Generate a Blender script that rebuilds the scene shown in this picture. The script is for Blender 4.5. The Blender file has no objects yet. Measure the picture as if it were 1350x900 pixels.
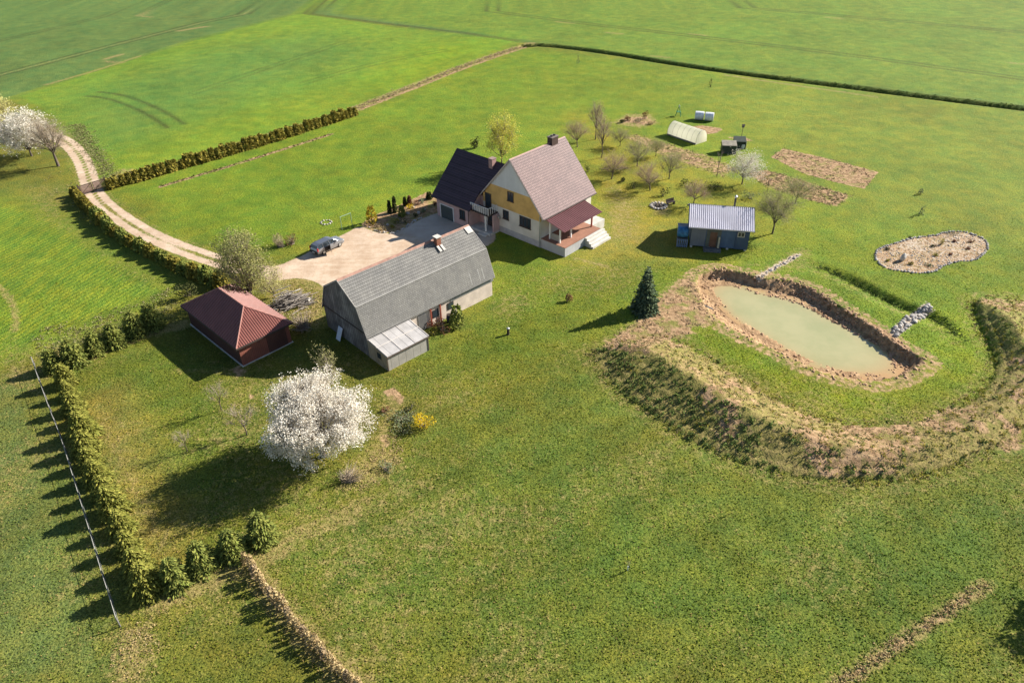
import bpy, math, random
import numpy as np
from mathutils import Vector, Matrix
R = math.radians
SC = bpy.context.scene
COL = SC.collection
# ------------------------------------------------------------------ camera
F, PITCH, ROLL, H = 934.2843, 35.3537, -0.7475, 45.0
CP, SP = math.cos(R(PITCH)), math.sin(R(PITCH))
CR, SR = math.cos(R(ROLL)), math.sin(R(ROLL))
def G(px, py, z=0.0):
    """point of height z seen at a pixel of the 1350x900 photograph"""
    a, b = px - 675, py - 450
    u = (a*CR + b*SR)/F; v = -(-a*SR + b*CR)/F
    dx, dy, dz = u, CP + v*SP, -SP + v*CP
    t = (z - H)/dz
    return (dx*t, dy*t, z)
def mpp(px, py):
    """metres per pixel across, at the ground point under a pixel"""
    x, y, z = G(px, py)
    return (y*CP + H*SP)/F
def vert_m(px, py, hpx):
    """height in metres of an upright thing hpx tall standing at that pixel"""
    d = G(px, py); z = 0.0
    lo, hi = 0.0, 40.0
    for _ in range(40):
        z = (lo+hi)/2
        zz = z - H; dep = d[1]*CP - zz*SP; up = d[1]*SP + zz*CP
        u = F*d[0]/dep; v = -F*up/dep
        y = 450 + u*SR + v*CR
        if py - y < hpx: lo = z
        else: hi = z
    return z
cam = bpy.data.cameras.new('camera'); co = bpy.data.objects.new('camera', cam); COL.objects.link(co)
cam.sensor_fit = 'HORIZONTAL'; cam.sensor_width = 36; cam.lens = F/1350*36
cam.clip_start = 0.5; cam.clip_end = 9000
co.matrix_world = Matrix.Translation((0, 0, H)) @ Matrix.Rotation(R(90-PITCH), 4, 'X') @ Matrix.Rotation(R(ROLL), 4, 'Z')
SC.camera = co
# ------------------------------------------------------------------ light
SUN_AZ, SUN_EL = 25.0, 30.3          # azimuth from +x towards +y
w = bpy.data.worlds.new('World'); SC.world = w; w.use_nodes = True
nt = w.node_tree; bg = nt.nodes['Background']
sky = nt.nodes.new('ShaderNodeTexSky'); sky.sky_type = 'NISHITA'; sky.sun_disc = False
sky.sun_elevation = R(SUN_EL); sky.sun_rotation = R(90 - SUN_AZ); sky.air_density = 1.0; sky.dust_density = 0.5; sky.ozone_density = 2.0
nt.links.new(sky.outputs[0], bg.inputs[0]); bg.inputs[1].default_value = 0.056
sl = bpy.data.lights.new('sun', 'SUN'); sl.energy = 5.0; sl.angle = R(0.5); sl.color = (1.0, 0.93, 0.82)
so = bpy.data.objects.new('sun', sl); COL.objects.link(so)
sd = Vector((math.cos(R(SUN_EL))*math.cos(R(SUN_AZ)), math.cos(R(SUN_EL))*math.sin(R(SUN_AZ)), math.sin(R(SUN_EL))))
so.rotation_euler = sd.to_track_quat('Z', 'Y').to_euler(); so.location = (60, 60, 80)
vs = SC.view_settings; vs.view_transform = 'Standard'; vs.look = 'None'; vs.gamma = 1; vs.use_curve_mapping = False
vs.exposure = 1.24
# ------------------------------------------------------------------ colours
KD = 1.25
def lin(r, g, b, k=KD):
    def f(c):
        c /= 255.0
        return (c/12.92 if c <= 0.04045 else ((c+0.055)/1.055)**2.4)/k
    return (f(r), f(g), f(b))
def lerp(a, b, t): return tuple(a[i]+(b[i]-a[i])*t for i in range(3))
# ------------------------------------------------------------------ node helper
class NT:
    def __init__(s, name):
        s.m = bpy.data.materials.new(name); s.m.use_nodes = True
        s.t = s.m.node_tree; s.b = s.t.nodes['Principled BSDF']; s.out = s.t.nodes['Material Output']
        s.b.inputs['Specular IOR Level'].default_value = 0.25
    def n(s, typ, **kw):
        x = s.t.nodes.new('ShaderNode'+typ)
        for k, v in kw.items(): setattr(x, k, v)
        return x
    def put(s, sock, v):
        if isinstance(v, bpy.types.NodeSocket): s.t.links.new(v, sock)
        else:
            if isinstance(v, tuple) and len(v) == 3 and sock.type == 'RGBA': v = v + (1,)
            sock.default_value = v
    def math(s, op, a, b=0.0, c=0.0, clamp=False):
        x = s.n('Math', operation=op, use_clamp=clamp)
        s.put(x.inputs[0], a); s.put(x.inputs[1], b)
        if op in ('MULTIPLY_ADD', 'COMPARE'): s.put(x.inputs[2], c)
        return x.outputs[0]
    def mix(s, f, a, b, mode='MIX'):
        x = s.n('Mix', data_type='RGBA', blend_type=mode)
        s.put(x.inputs[0], f); s.put(x.inputs[6], a); s.put(x.inputs[7], b)
        return x.outputs[2]
    def ramp(s, v, lo, hi, a=0.0, b=1.0):
        x = s.n('MapRange'); x.interpolation_type = 'SMOOTHSTEP'
        s.put(x.inputs[0], v); s.put(x.inputs[1], lo); s.put(x.inputs[2], hi); s.put(x.inputs[3], a); s.put(x.inputs[4], b)
        return x.outputs[0]
    def pos(s): return s.n('NewGeometry').outputs['Position']
    def oco(s): return s.n('TexCoord').outputs['Object']
    def noise(s, vec, scale, det=3.0, rough=0.55, dist=0.0):
        x = s.n('TexNoise'); s.put(x.inputs['Vector'], vec); s.put(x.inputs['Scale'], scale)
        s.put(x.inputs['Detail'], det); s.put(x.inputs['Roughness'], rough); s.put(x.inputs['Distortion'], dist)
        return x.outputs['Fac']
    def scalev(s, vec, sc, rot=(0, 0, 0)):
        x = s.n('Mapping'); s.put(x.inputs[0], vec); x.inputs['Scale'].default_value = sc; x.inputs['Rotation'].default_value = rot
        return x.outputs[0]
    def bump(s, h, strength=0.5, dist=0.05):
        x = s.n('Bump'); s.put(x.inputs['Strength'], strength); s.put(x.inputs['Distance'], dist); s.put(x.inputs['Height'], h)
        s.t.links.new(x.outputs[0], s.b.inputs['Normal'])
    def base(s, c): s.put(s.b.inputs['Base Color'], c)
    def set(s, **kw):
        for k, v in kw.items(): s.put(s.b.inputs[k.replace('_', ' ')], v)
        return s
def plain(name, col, rough=0.7, var=0.25, scale=1.5, bump=0.0, metallic=0.0, fine=14.0):
    t = NT(name); p = t.oco()
    n1 = t.noise(p, scale, 4); n2 = t.noise(p, fine, 2)
    d = tuple(c*(1-var) for c in col); l = tuple(min(1, c*(1+var)) for c in col)
    c = t.mix(t.ramp(n1, .3, .7), d, l)
    c = t.mix(t.math('MULTIPLY', t.ramp(n2, .35, .7), var), c, tuple(x*.6 for x in col))
    t.base(c); t.set(Roughness=rough, Metallic=metallic)
    if bump: t.bump(n2, bump, .03)
    return t.m
def leafmat(name, cols, trans=0.25, rough=0.8):
    """cols: list of colours picked at random, leaf by leaf"""
    t = NT(name); g = t.n('NewGeometry'); cr = t.n('ValToRGB'); t.t.links.new(g.outputs['Random Per Island'], cr.inputs[0])
    e = cr.color_ramp.elements; cr.color_ramp.interpolation = 'LINEAR'
    e[0].color = cols[0]+(1,); e[0].position = 0; e[1].color = cols[-1]+(1,); e[1].position = 1
    for i, c in enumerate(cols[1:-1]):
        q = e.new((i+1)/(len(cols)-1)); q.color = c+(1,)
    d = t.n('BsdfDiffuse'); tr = t.n('BsdfTranslucent'); mx = t.n('MixShader'); mx.inputs[0].default_value = trans
    t.t.links.new(cr.outputs[0], d.inputs[0]); t.t.links.new(cr.outputs[0], tr.inputs[0])
    t.t.links.new(d.outputs[0], mx.inputs[1]); t.t.links.new(tr.outputs[0], mx.inputs[2])
    t.t.links.new(mx.outputs[0], t.out.inputs[0])
    return t.m
# ------------------------------------------------------------------ mesh helpers
class MB:
    def __init__(s): s.v = []; s.f = []; s.mi = []
    def add(s, vs, fs, mi=0):
        o = len(s.v); s.v += [tuple(p) for p in vs]
        s.f += [tuple(i+o for i in f) for f in fs]; s.mi += [mi]*len(fs); return s
    def box(s, x0, x1, y0, y1, z0, z1, mi=0):
        x0, x1 = sorted((x0, x1)); y0, y1 = sorted((y0, y1)); z0, z1 = sorted((z0, z1))
        return s.add([(x0,y0,z0),(x1,y0,z0),(x1,y1,z0),(x0,y1,z0),(x0,y0,z1),(x1,y0,z1),(x1,y1,z1),(x0,y1,z1)],
              [(0,3,2,1),(4,5,6,7),(0,1,5,4),(1,2,6,5),(2,3,7,6),(3,0,4,7)], mi)
    def prism(s, poly, off, mi=0):
        """polygon of 3-D points pushed along off"""
        n = len(poly); q = [tuple(p[i]+off[i] for i in range(3)) for p in poly]
        return s.add(list(poly)+q, [tuple(range(n-1,-1,-1)), tuple(range(n, 2*n))]+[(i,(i+1)%n,(i+1)%n+n,i+n) for i in range(n)], mi)
    def tube(s, p, q, r, r2=None, n=6, mi=0):
        p = Vector(p); q = Vector(q); d = (q-p).normalized(); r2 = r if r2 is None else r2
        a = d.orthogonal().normalized(); b = d.cross(a); vs = []
        for c, rr in ((p, r), (q, r2)):
            for i in range(n):
                t = 2*math.pi*i/n; vs.append(c + (a*math.cos(t)+b*math.sin(t))*rr)
        return s.add(vs, [(i,(i+1)%n,(i+1)%n+n,i+n) for i in range(n)]+[tuple(range(n-1,-1,-1)), tuple(range(n,2*n))], mi)
    def lathe(s, prof, n=16, c=(0,0,0), axis='z', mi=0):
        vs = []
        for r, h in prof:
            for i in range(n):
                t = 2*math.pi*i/n; a, b = r*math.cos(t), r*math.sin(t)
                p = (a, b, h) if axis == 'z' else ((h, a, b) if axis == 'x' else (a, h, b))
                vs.append(tuple(p[k]+c[k] for k in range(3)))
        fs = [(k*n+i, k*n+(i+1)%n, (k+1)*n+(i+1)%n, (k+1)*n+i) for k in range(len(prof)-1) for i in range(n)]
        fs += [tuple(range(n-1,-1,-1)), tuple(range((len(prof)-1)*n, len(prof)*n))]
        return s.add(vs, fs, mi)
    def mesh(s, name, mats, smooth=False):
        me = bpy.data.meshes.new(name); me.from_pydata(s.v, [], s.f); 
        for m in (mats if isinstance(mats, (list, tuple)) else [mats]): me.materials.append(m)
        me.polygons.foreach_set('material_index', s.mi)
        if smooth: me.polygons.foreach_set('use_smooth', [True]*len(s.f))
        me.update(); return me
def npmesh(name, V, Fq, mats, mi=None, smooth=False):
    V = np.asarray(V, np.float32); Fq = np.asarray(Fq, np.int32); k = Fq.shape[1]
    me = bpy.data.meshes.new(name)
    me.vertices.add(len(V)); me.vertices.foreach_set('co', V.ravel())
    me.loops.add(Fq.size); me.loops.foreach_set('vertex_index', Fq.ravel())
    me.polygons.add(len(Fq)); me.polygons.foreach_set('loop_start', np.arange(0, Fq.size, k, dtype=np.int32))
    for m in (mats if isinstance(mats, (list, tuple)) else [mats]): me.materials.append(m)
    if mi is not None: me.polygons.foreach_set('material_index', np.asarray(mi, np.int32))
    if smooth: me.polygons.foreach_set('use_smooth', np.ones(len(Fq), bool))
    me.update(calc_edges=True); return me
def link(name, me, parent=None):
    o = bpy.data.objects.new(name, me); COL.objects.link(o)
    if parent: o.parent = parent
    return o
def part(name, mb, mats, parent, label=None, smooth=False):
    o = link(name, mb.mesh(name, mats, smooth) if isinstance(mb, MB) else mb, parent)
    if label: o['label'] = label
    return o
def tag(o, label, cat, group=None):
    o['label'] = label; o['category'] = cat
    if group: o['group'] = group
    return o
def thing(name, label, cat, loc=(0,0,0), yaw=0.0, group=None):
    o = bpy.data.objects.new(name, None); COL.objects.link(o); o.empty_display_size = .3
    o.location = loc; o.rotation_euler = (0, 0, yaw); return tag(o, label, cat, group)
def struct(o, kind='structure'): o['kind'] = kind; return o
def copy_tree(o, parent=None):
    c = o.copy(); COL.objects.link(c)
    if parent: c.parent = parent
    for ch in o.children: copy_tree(ch, c)
    return c
# numpy tubes and leaf cards
def tubes(P0, P1, R0, R1, n=4):
    P0 = np.asarray(P0, float); P1 = np.asarray(P1, float); D = P1-P0
    D /= np.maximum(np.linalg.norm(D, axis=1, keepdims=True), 1e-6)
    A = np.cross(D, np.where(np.abs(D[:, 2:3]) > .9, [[1., 0, 0]], [[0, 0, 1.]])); A /= np.linalg.norm(A, axis=1, keepdims=True)
    B = np.cross(D, A); V = []
    for P, Rr in ((P0, R0), (P1, R1)):
        for i in range(n):
            t = 2*math.pi*i/n
            V.append(P + (A*math.cos(t)+B*math.sin(t))*np.asarray(Rr)[:, None])
    V = np.stack(V, 1).reshape(-1, 3); N = len(P0); o = (np.arange(N)*2*n)[:, None]
    Fq = np.concatenate([o + np.array([[i, (i+1) % n, (i+1) % n+n, i+n]]) for i in range(n)], 0)
    return V, Fq
def cards(C, size, rng, up=0.0, stretch=1.0, D=None):
    """a diamond leaf card at every centre; up biases the normals upwards, D gives a long direction"""
    N = len(C); n = rng.normal(size=(N, 3)); n[:, 2] = np.abs(n[:, 2]) + up
    n /= np.linalg.norm(n, axis=1, keepdims=True)
    a = rng.normal(size=(N, 3)) if D is None else D + .25*rng.normal(size=(N, 3))
    a -= n*(a*n).sum(1, keepdims=True); a /= np.maximum(np.linalg.norm(a, axis=1, keepdims=True), 1e-6)
    b = np.cross(n, a); s = np.broadcast_to(np.asarray(size, float), (N,))[:, None]*rng.uniform(.65, 1.35, (N, 1))
    V = np.stack([C - a*s*stretch*.5, C + b*s*.5, C + a*s*stretch*.5, C - b*s*.5], 1).reshape(-1, 3)
    return V, (np.arange(N)*4)[:, None] + np.arange(4)[None]
def joinq(parts):
    V = []; Fq = []; o = 0; mi = []
    for k, (v, f) in enumerate(parts):
        V.append(v); Fq.append(f+o); o += len(v); mi.append(np.full(len(f), k))
    return np.concatenate(V), np.concatenate(Fq), np.concatenate(mi)
# ------------------------------------------------------------------ ground sheet
def axis(core0, core1, step, mid0, mid1, mstep, ends):
    a = list(np.arange(core0, core1, step)); x = core1
    while x < mid1: a.append(x); x += mstep
    b = []; x = core0 - mstep
    while x > mid0: b.append(x); x -= mstep
    return np.array(sorted(set([round(float(t), 4) for t in a+b] + ends)))
GX = axis(-62, 66, .34, -172, 172, .7, [-3500, -1500, -700, -400, -250, -200, 200, 250, 400, 700, 1500, 3500])
GY = axis(18, 128, .34, 6, 246, .6, [-3500, -1500, -500, -150, -60, -20, -6, 270, 320, 420, 700, 1500, 4500])
XX, YY = np.meshgrid(GX, GY); NXg, NYg = len(GX), len(GY)
PX = XX.ravel(); PY = YY.ravel(); NP_ = len(PX)
def W(pts, z=0.0): return np.array([G(p[0], p[1], p[2] if len(p) > 2 else z)[:2] for p in pts])
def smooth_poly(P, it=2, closed=True):
    for _ in range(it):
        if closed: Q = np.roll(P, -1, 0); P = np.stack([P*.75+Q*.25, P*.25+Q*.75], 1).reshape(-1, 2)
        else:
            A, B = P[:-1], P[1:]; P = np.concatenate([P[:1], np.stack([A*.75+B*.25, A*.25+B*.75], 1).reshape(-1, 2), P[-1:]])
    return P
def line_d(L, x, y, val=None):
    best = np.full(len(x), 1e9); pr = np.zeros(len(x)); sidev = np.zeros(len(x))
    for i in range(len(L)-1):
        ax, ay = L[i]; bx, by = L[i+1]; dx, dy = bx-ax, by-ay; l2 = dx*dx+dy*dy+1e-9
        t = np.clip(((x-ax)*dx+(y-ay)*dy)/l2, 0, 1); ex = x-ax-t*dx; ey = y-ay-t*dy; d = np.hypot(ex, ey)
        m = d < best; best[m] = d[m]; sidev[m] = np.sign(dx*ey-dy*ex)[m]
        if val is not None: pr[m] = (val[i]+(val[i+1]-val[i])*t)[m]
    return best, sidev, pr
def poly_sd(P, x, y, reach=12.0):
    """signed distance, positive inside; -reach far outside"""
    out = np.full(len(x), -reach)
    bx = (x > P[:,0].min()-reach) & (x < P[:,0].max()+reach) & (y > P[:,1].min()-reach) & (y < P[:,1].max()+reach)
    xs, ys = x[bx], y[bx]; L = np.concatenate([P, P[:1]]); d, _, _ = line_d(L, xs, ys)
    ins = np.zeros(len(xs), bool)
    for i in range(len(L)-1):
        ax, ay = L[i]; cx, cy = L[i+1]
        c = (ay > ys) != (cy > ys)
        with np.errstate(divide='ignore', invalid='ignore'):
            ins ^= c & (xs < (cx-ax)*(ys-ay)/(cy-ay+1e-12)+ax)
    out[bx] = np.where(ins, d, -np.minimum(d, reach)); return out
def sst(t): t = np.clip(t, 0, 1); return t*t*(3-2*t)
def vnoise(x, y, scale, seed):
    r = np.random.default_rng(seed); T = r.random((256, 256)); u = x/scale; v = y/scale
    i = np.floor(u).astype(int); j = np.floor(v).astype(int); a = sst(u-i); b = sst(v-j); i &= 255; j &= 255; i2 = (i+1) & 255; j2 = (j+1) & 255
    return (T[j, i]*(1-a)+T[j, i2]*a)*(1-b)+(T[j2, i]*(1-a)+T[j2, i2]*a)*b
def fbm(x, y, scale, seed, o=4):
    s = 0; a = 1; n = 0
    for k in range(o): s = s+a*vnoise(x, y, scale/2**k, seed+k); n += a; a *= .55
    return s/n
# ---- outlines (pixels of the photograph -> ground)
WZ = -.92
P_WATER = smooth_poly(W([(929,381),(934,373),(950,371),(970,374),(982,377),(1004,384),(1030,389),(1053,395),(1075,405),(1098,419),(1122,431),(1147,443),(1167,455),(1186,472),(1190,484),(1182,493),(1160,498),(1130,498),(1100,492),(1070,482),(1040,467),(1010,449),(985,434),(965,421),(948,404),(937,391)], WZ))
P_BANK = smooth_poly(W([(908,365),(925,354),(950,350),(975,355),(1002,362),(1030,365),(1049,368),(1084,382),(1105,397),(1135,415),(1168,437),(1180,447),(1200,458),(1231,474),(1228,483),(1208,494),(1190,503),(1160,509),(1130,507),(1100,500),(1075,493),(1045,480),(1010,461),(975,445),(945,429),(925,410),(912,390)]), 1)
P_MOUND = smooth_poly(W([(768,462),(778,480),(795,503),(820,525),(850,547),(900,581),(950,606),(1000,624),(1050,636),(1100,641),(1160,641),(1220,635),(1280,617),(1335,591),(1420,545),(1430,440),(1370,395),(1320,388),(1284,390),(1272,397),(1280,425),(1296,455),(1303,480),(1296,500),(1276,520),(1245,537),(1200,549),(1150,555),(1100,551),(1060,539),(1020,519),(980,494),(940,469),(908,452),(880,441),(850,440),(810,448)]), 1)
CRL = [(790,457,.4),(815,452,.9),(850,458,1.35),(900,487,1.6),(950,519,1.7),(1000,546,1.65),(1050,568,1.5),(1100,585,1.25),(1150,594,1.1),(1200,592,1.05),(1250,578,1.1),(1300,553,1.1),(1340,522,1.2),(1368,485,1.35),(1352,449,1.6),(1330,416,1.5),(1302,399,.9)]
L_CREST = np.array([G(*p)[:2] for p in CRL]); V_CREST = np.array([p[2] for p in CRL])
L_DITCH = smooth_poly(W([(1052,343),(1088,352),(1130,370),(1170,392),(1200,405),(1225,412),(1250,428),(1268,446)]), 1, False)
L_FAR = smooth_poly(W([(690,60),(715,58),(800,68),(900,85),(1000,99),(1100,111),(1200,124),(1350,142),(1500,160)]), 1, False)
L_TRACK = smooth_poly(W([(40,176),(75,180),(92,190),(106,206),(114,224),(118,240),(124,256),(140,273),(165,291),(200,312),(240,328),(280,342),(310,351),(345,358),(380,359)]), 2, False)
P_YARD = smooth_poly(W([(350,352),(366,350),(378,346),(405,334),(432,318),(454,309),(474,297),(490,303),(508,308),(527,303),(545,292),(565,284),(580,279),(625,292),(655,308),(652,318),(640,326),(612,322),(590,345),(560,360),(500,400),(440,392),(420,372),(395,366),(363,370),(345,368)]), 1)
P_BED = smooth_poly(W([(474,297),(490,304),(508,309),(528,304),(546,293),(564,285),(580,280),(580,262),(566,251),(545,262),(522,272),(500,281),(483,289)]), 1)
P_PLOT1 = W([(1016,207),(1033,196),(1095,210),(1158,227),(1139,249),(1100,240),(1060,229)])
P_PLOT2 = W([(985,228),(1010,224),(1065,240),(1121,258),(1104,272),(1062,263),(1012,247)])
P_STRIP = W([(822,181),(838,177),(880,189),(930,204),(972,222),(955,234),(915,221),(868,204)])
P_KIDNEY = smooth_poly(W([(1140+a/7.5, 290+b/7.5) for a, b in [(95,350),(120,300),(200,260),(340,225),(440,185),(600,165),(720,150),(780,125),(960,112),(1090,150),(1190,195),(1225,250),(1200,310),(1120,385),(1040,408),(940,405),(830,437),(760,462),(700,502),(580,527),(450,522),(320,500),(210,475),(140,430)]]), 1)
P_CHAN = W([(1173,437),(1180,446),(1200,430),(1230,408),(1222,399),(1205,408)])
P_NFIELD = W([(18,128),(120,95),(250,54),(395,17),(520,35),(684,54),(600,92),(540,117),(470,142),(300,194),(140,244),(120,225),(104,195),(80,165),(40,140)])
P_LEFTF = W([(-300,160),(-200,0),(0,-40),(395,-20),(700,-30),(1600,-30),(1700,190),(1350,142),(1100,111),(900,85),(715,58),(690,56),(395,17),(120,95),(18,128),(-60,150)])
P_RFIELD = W([(715,56),(900,83),(1100,110),(1350,139),(1700,190),(1600,-30),(760,-30),(430,-20),(400,12),(690,53)])
P_WFIELD = W([(-200,260),(0,262),(60,275),(80,282),(110,310),(160,340),(215,368),(225,385),(160,412),(90,440),(40,462),(0,475),(-250,560)])
P_WFIELD2 = W([(-250,520),(0,500),(38,498),(50,540),(75,610),(105,690),(130,770),(146,830),(150,905),(0,910),(-300,900)])
P_SOILEND = smooth_poly(W([(790,456),(815,440),(845,420),(868,392),(905,360),(920,372),(928,395),(945,420),(940,432),(915,428),(912,444),(880,446),(860,470),(820,475)]), 1)
L_LAWNSTRIP = W([(212,246),(300,220),(380,195),(437,177)])
L_WEEDROW = W([(1100,905),(1150,872),(1200,838),(1250,804),(1300,770)])
L_DRYHEDGE = W([(470,143),(540,116),(600,92),(650,74),(700,58)])
L_FHEDGE = W([(318,730),(345,768),(375,806),(405,842),(435,872),(475,905)])
L_SEED = W([(955,99),(1050,113),(1155,128)])
# ---- heights
x, y = PX, PY
z = np.zeros(NP_)
sdW = poly_sd(P_WATER, x, y, 14); sdB = poly_sd(P_BANK, x, y, 14)
dW = np.maximum(-sdW, 0); dT = np.maximum(sdB, 0); inb = (sdB > 0)
t = dW/(dW+dT+1e-6)
jag = (fbm(x, y, 1.7, 5)-.5)*1.7+(fbm(x, y, .7, 6, 2)-.5)*.8
z = np.where(inb & (sdW <= 0), WZ*(1-np.clip(.75*t+.25*sst(t)+jag*.22*np.sin(np.pi*t), 0, 1)), z)
z = np.where(sdW > 0, WZ-np.minimum(1.0, .03+sdW*.3), z)
# a slight dished rim around the pond
dC, _, hC = line_d(L_CREST, x, y, V_CREST); sdM = poly_sd(P_MOUND, x, y, 14)
tm = np.maximum(sdM, 0)/(np.maximum(sdM, 0)+dC+1e-6); tm = .8*tm+.2*sst(tm)
lump = fbm(x, y, 3.0, 9)-.5
zm = hC*tm*(1+.12*lump) + (fbm(x, y, .9, 12)-.5)*.22*sst(sdM/1.5)
z = np.where(sdM > 0, np.maximum(zm, 0), z)
dD, sD, _ = line_d(L_DITCH, x, y); endf = sst((np.hypot(x-L_DITCH[-1,0], y-L_DITCH[-1,1]))/6)*sst((np.hypot(x-L_DITCH[0,0], y-L_DITCH[0,1]))/8)
dd = np.where(sD > 0, dD*1.5, dD*.62)
z -= np.where(inb, 0, 1)*(.62*endf*np.clip(1-dd/1.7, 0, 1)**1.2)*np.where(sdM > 0, 0, 1)
dF, sF, _ = line_d(L_FAR, x, y)
z -= .9*sst(1-np.where(sF > 0, dF/1.1, dF/2.8))
und = (fbm(x, y, 28, 30)-.5)*.35*sst((y-10)/30)*np.where(y < 240, 1, 0)
keep = sst((np.maximum.reduce([sdW, sdB, sdM])+6)/-1.0*-1) 
z += (fbm(x, y, 2.2, 40)-.5)*.10*np.where(sdW > 0, 0, 1)*np.where(y < 240, 1, 0)*np.where(np.abs(x) < 172, 1, 0)
ZG = z
def ground_z(px, py):
    """height of the sheet at a world point (bilinear)"""
    i = int(np.clip(np.searchsorted(GX, px)-1, 0, NXg-2)); j = int(np.clip(np.searchsorted(GY, py)-1, 0, NYg-2))
    a = (px-GX[i])/(GX[i+1]-GX[i]); b = (py-GY[j])/(GY[j+1]-GY[j]); q = ZG.reshape(NYg, NXg)
    return float((q[j,i]*(1-a)+q[j,i+1]*a)*(1-b)+(q[j+1,i]*(1-a)+q[j+1,i+1]*a)*b)
def ground_zv(X, Y):
    i = np.clip(np.searchsorted(GX, X)-1, 0, NXg-2); j = np.clip(np.searchsorted(GY, Y)-1, 0, NYg-2)
    a = (X-GX[i])/(GX[i+1]-GX[i]); b = (Y-GY[j])/(GY[j+1]-GY[j]); q = ZG.reshape(NYg, NXg)
    return (q[j,i]*(1-a)+q[j,i+1]*a)*(1-b)+(q[j+1,i]*(1-a)+q[j+1,i+1]*a)*b
# ---- what grows where (colour of the grass, then masks)
tint = np.tile(np.array(lin(118,124,48,1.45)), (NP_, 1)); rows = np.zeros(NP_)
def paint(poly, c, soft, amt=1.0, reach=None):
    P = poly if isinstance(poly, np.ndarray) else W(poly)
    m = np.clip(.5+poly_sd(P, x, y, max(12, soft*1.5))/(2*soft), 0, 1)*amt
    tint[:] = tint*(1-m[:, None])+np.array(lin(c[0]*1.045, c[1], c[2], 1.45))*m[:, None]; return m
paint([(140,246),(470,144),(690,62),(900,86),(1500,160),(1700,330),(1350,500),(700,420),(600,300),(400,330),(280,340)], (112,142,42), 4)
paint([(330,200),(470,146),(690,64),(780,80),(620,170),(560,230),(420,260),(300,300),(230,300)], (108,142,40), 6, .8)
paint([(900,100),(1350,145),(1500,165),(1600,400),(1250,330),(1050,260),(1000,200)], (118,142,50), 8)
paint([(760,150),(860,190),(1000,240),(1040,300),(930,340),(800,340),(760,240)], (134,142,48), 4, .9)
paint([(660,340),(880,330),(850,400),(760,470),(660,520),(560,480),(600,420)], (106,128,40), 5, .9)
paint([(740,300),(900,300),(900,335),(800,350),(745,340)], (146,148,66), 3, .7)
paint([(380,900),(340,740),(520,640),(760,500),(900,590),(1100,650),(1350,600),(1500,900)], (98,123,47), 6)
paint([(100,480),(240,440),(330,500),(430,640),(340,690),(200,770)], (104,124,44), 3)
paint([(110,540),(150,520),(190,600),(230,690),(200,760),(165,690)], (150,142,74), 3, .75)
paint([(915,452),(905,432),(950,436),(1010,466),(1075,496),(1130,512),(1200,505),(1245,480),(1235,440),(1270,400),(1300,470),(1280,515),(1200,545),(1110,548),(1030,518),(960,476)], (118,146,34), 2, .9)
paint([(160,800),(330,740),(460,905),(150,910)], (112,124,50), 3)
paint(P_LEFTF, (96,130,66), 1.0); mN = paint(P_NFIELD, (112,150,50), .8); paint(P_RFIELD, (108,142,52), 1.0)
paint([(110,120),(300,60),(420,45),(480,70),(380,110),(260,150),(140,200),(110,180)], (94,136,64), 10, .65)
paint([(560,60),(660,50),(640,72),(560,105),(500,110)], (122,158,34), 8, .8)
paint([(140,238),(300,188),(470,138),(640,80),(600,78),(430,124),(260,170),(120,212)], (124,152,40), 6, .6)
paint(P_WFIELD, (116,148,48), 2.5); paint(P_WFIELD2, (106,126,62), 1.2)
fieldN = np.clip(.5+poly_sd(P_NFIELD, x, y)/1.6, 0, 1); fieldL = np.clip(.5+poly_sd(P_LEFTF, x, y)/2, 0, 1); fieldR = np.clip(.5+poly_sd(P_RFIELD, x, y)/2, 0, 1)
fieldW = np.clip(.5+poly_sd(P_WFIELD, x, y)/4, 0, 1); fieldW2 = np.clip(.5+poly_sd(P_WFIELD2, x, y)/2, 0, 1)
tn = fbm(x, y, 16, 60, 4)-.5; tn2 = fbm(x, y, 5, 66, 4)-.5
tn3 = fbm(x, y, 1.9, 74, 3)-.5; tint *= (1+.30*tn+.25*tn2+.34*tn3)[:, None]; tint[:, 0] *= 1+.26*(fbm(x, y, 9, 70, 3)-.5)
ma, mb_ = W([(480,770),(790,610)]); md = math.atan2(mb_[1]-ma[1], mb_[0]-ma[0]); mu = x*math.cos(md)+y*math.sin(md); mv = -x*math.sin(md)+y*math.cos(md)
strk = fbm(mu*.10, mv, 1.5, 120, 3)-.5; tint *= (1+.34*strk*np.clip((80-y)/20, 0, 1)*np.where(fieldW2 > .3, 0, 1))[:, None]
rows = np.maximum.reduce([fieldN*.45, fieldL*.6, fieldW*.95, fieldR*.4])
dry = np.full(NP_, .12); soil = np.zeros(NP_); grav = np.zeros(NP_); weed = np.zeros(NP_); rock = np.zeros(NP_); conc = np.zeros(NP_); tram = np.zeros(NP_)
def pm(poly, soft): 
    P = poly if isinstance(poly, np.ndarray) else W(poly)
    return np.clip(.5+poly_sd(P, x, y)/(2*soft), 0, 1)
def lm(line, wid, soft, pts=True):
    P = line if isinstance(line, np.ndarray) else W(line)
    m = np.zeros(NP_); bx = (x > P[:,0].min()-9) & (x < P[:,0].max()+9) & (y > P[:,1].min()-9) & (y < P[:,1].max()+9)
    d, _, _ = line_d(P, x[bx], y[bx]); m[bx] = np.clip(.5+(wid-d)/(2*soft), 0, 1); return m
infield = np.clip(fieldN+fieldL+fieldR, 0, 1)
dry = dry + np.clip(.25*np.clip((fbm(x, y, 11, 84, 4)-.48)*5, 0, 1)+.30*strk, -.06, .34)*np.clip((92-y)/40, .12, 1); dry = np.where((infield > .5) | (fieldW > .5), .05, dry)
def D(m, a): 
    global dry; dry = np.maximum(dry, m*a)
def S(m, a):
    global soil; soil = np.maximum(soil, m*a)
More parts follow.
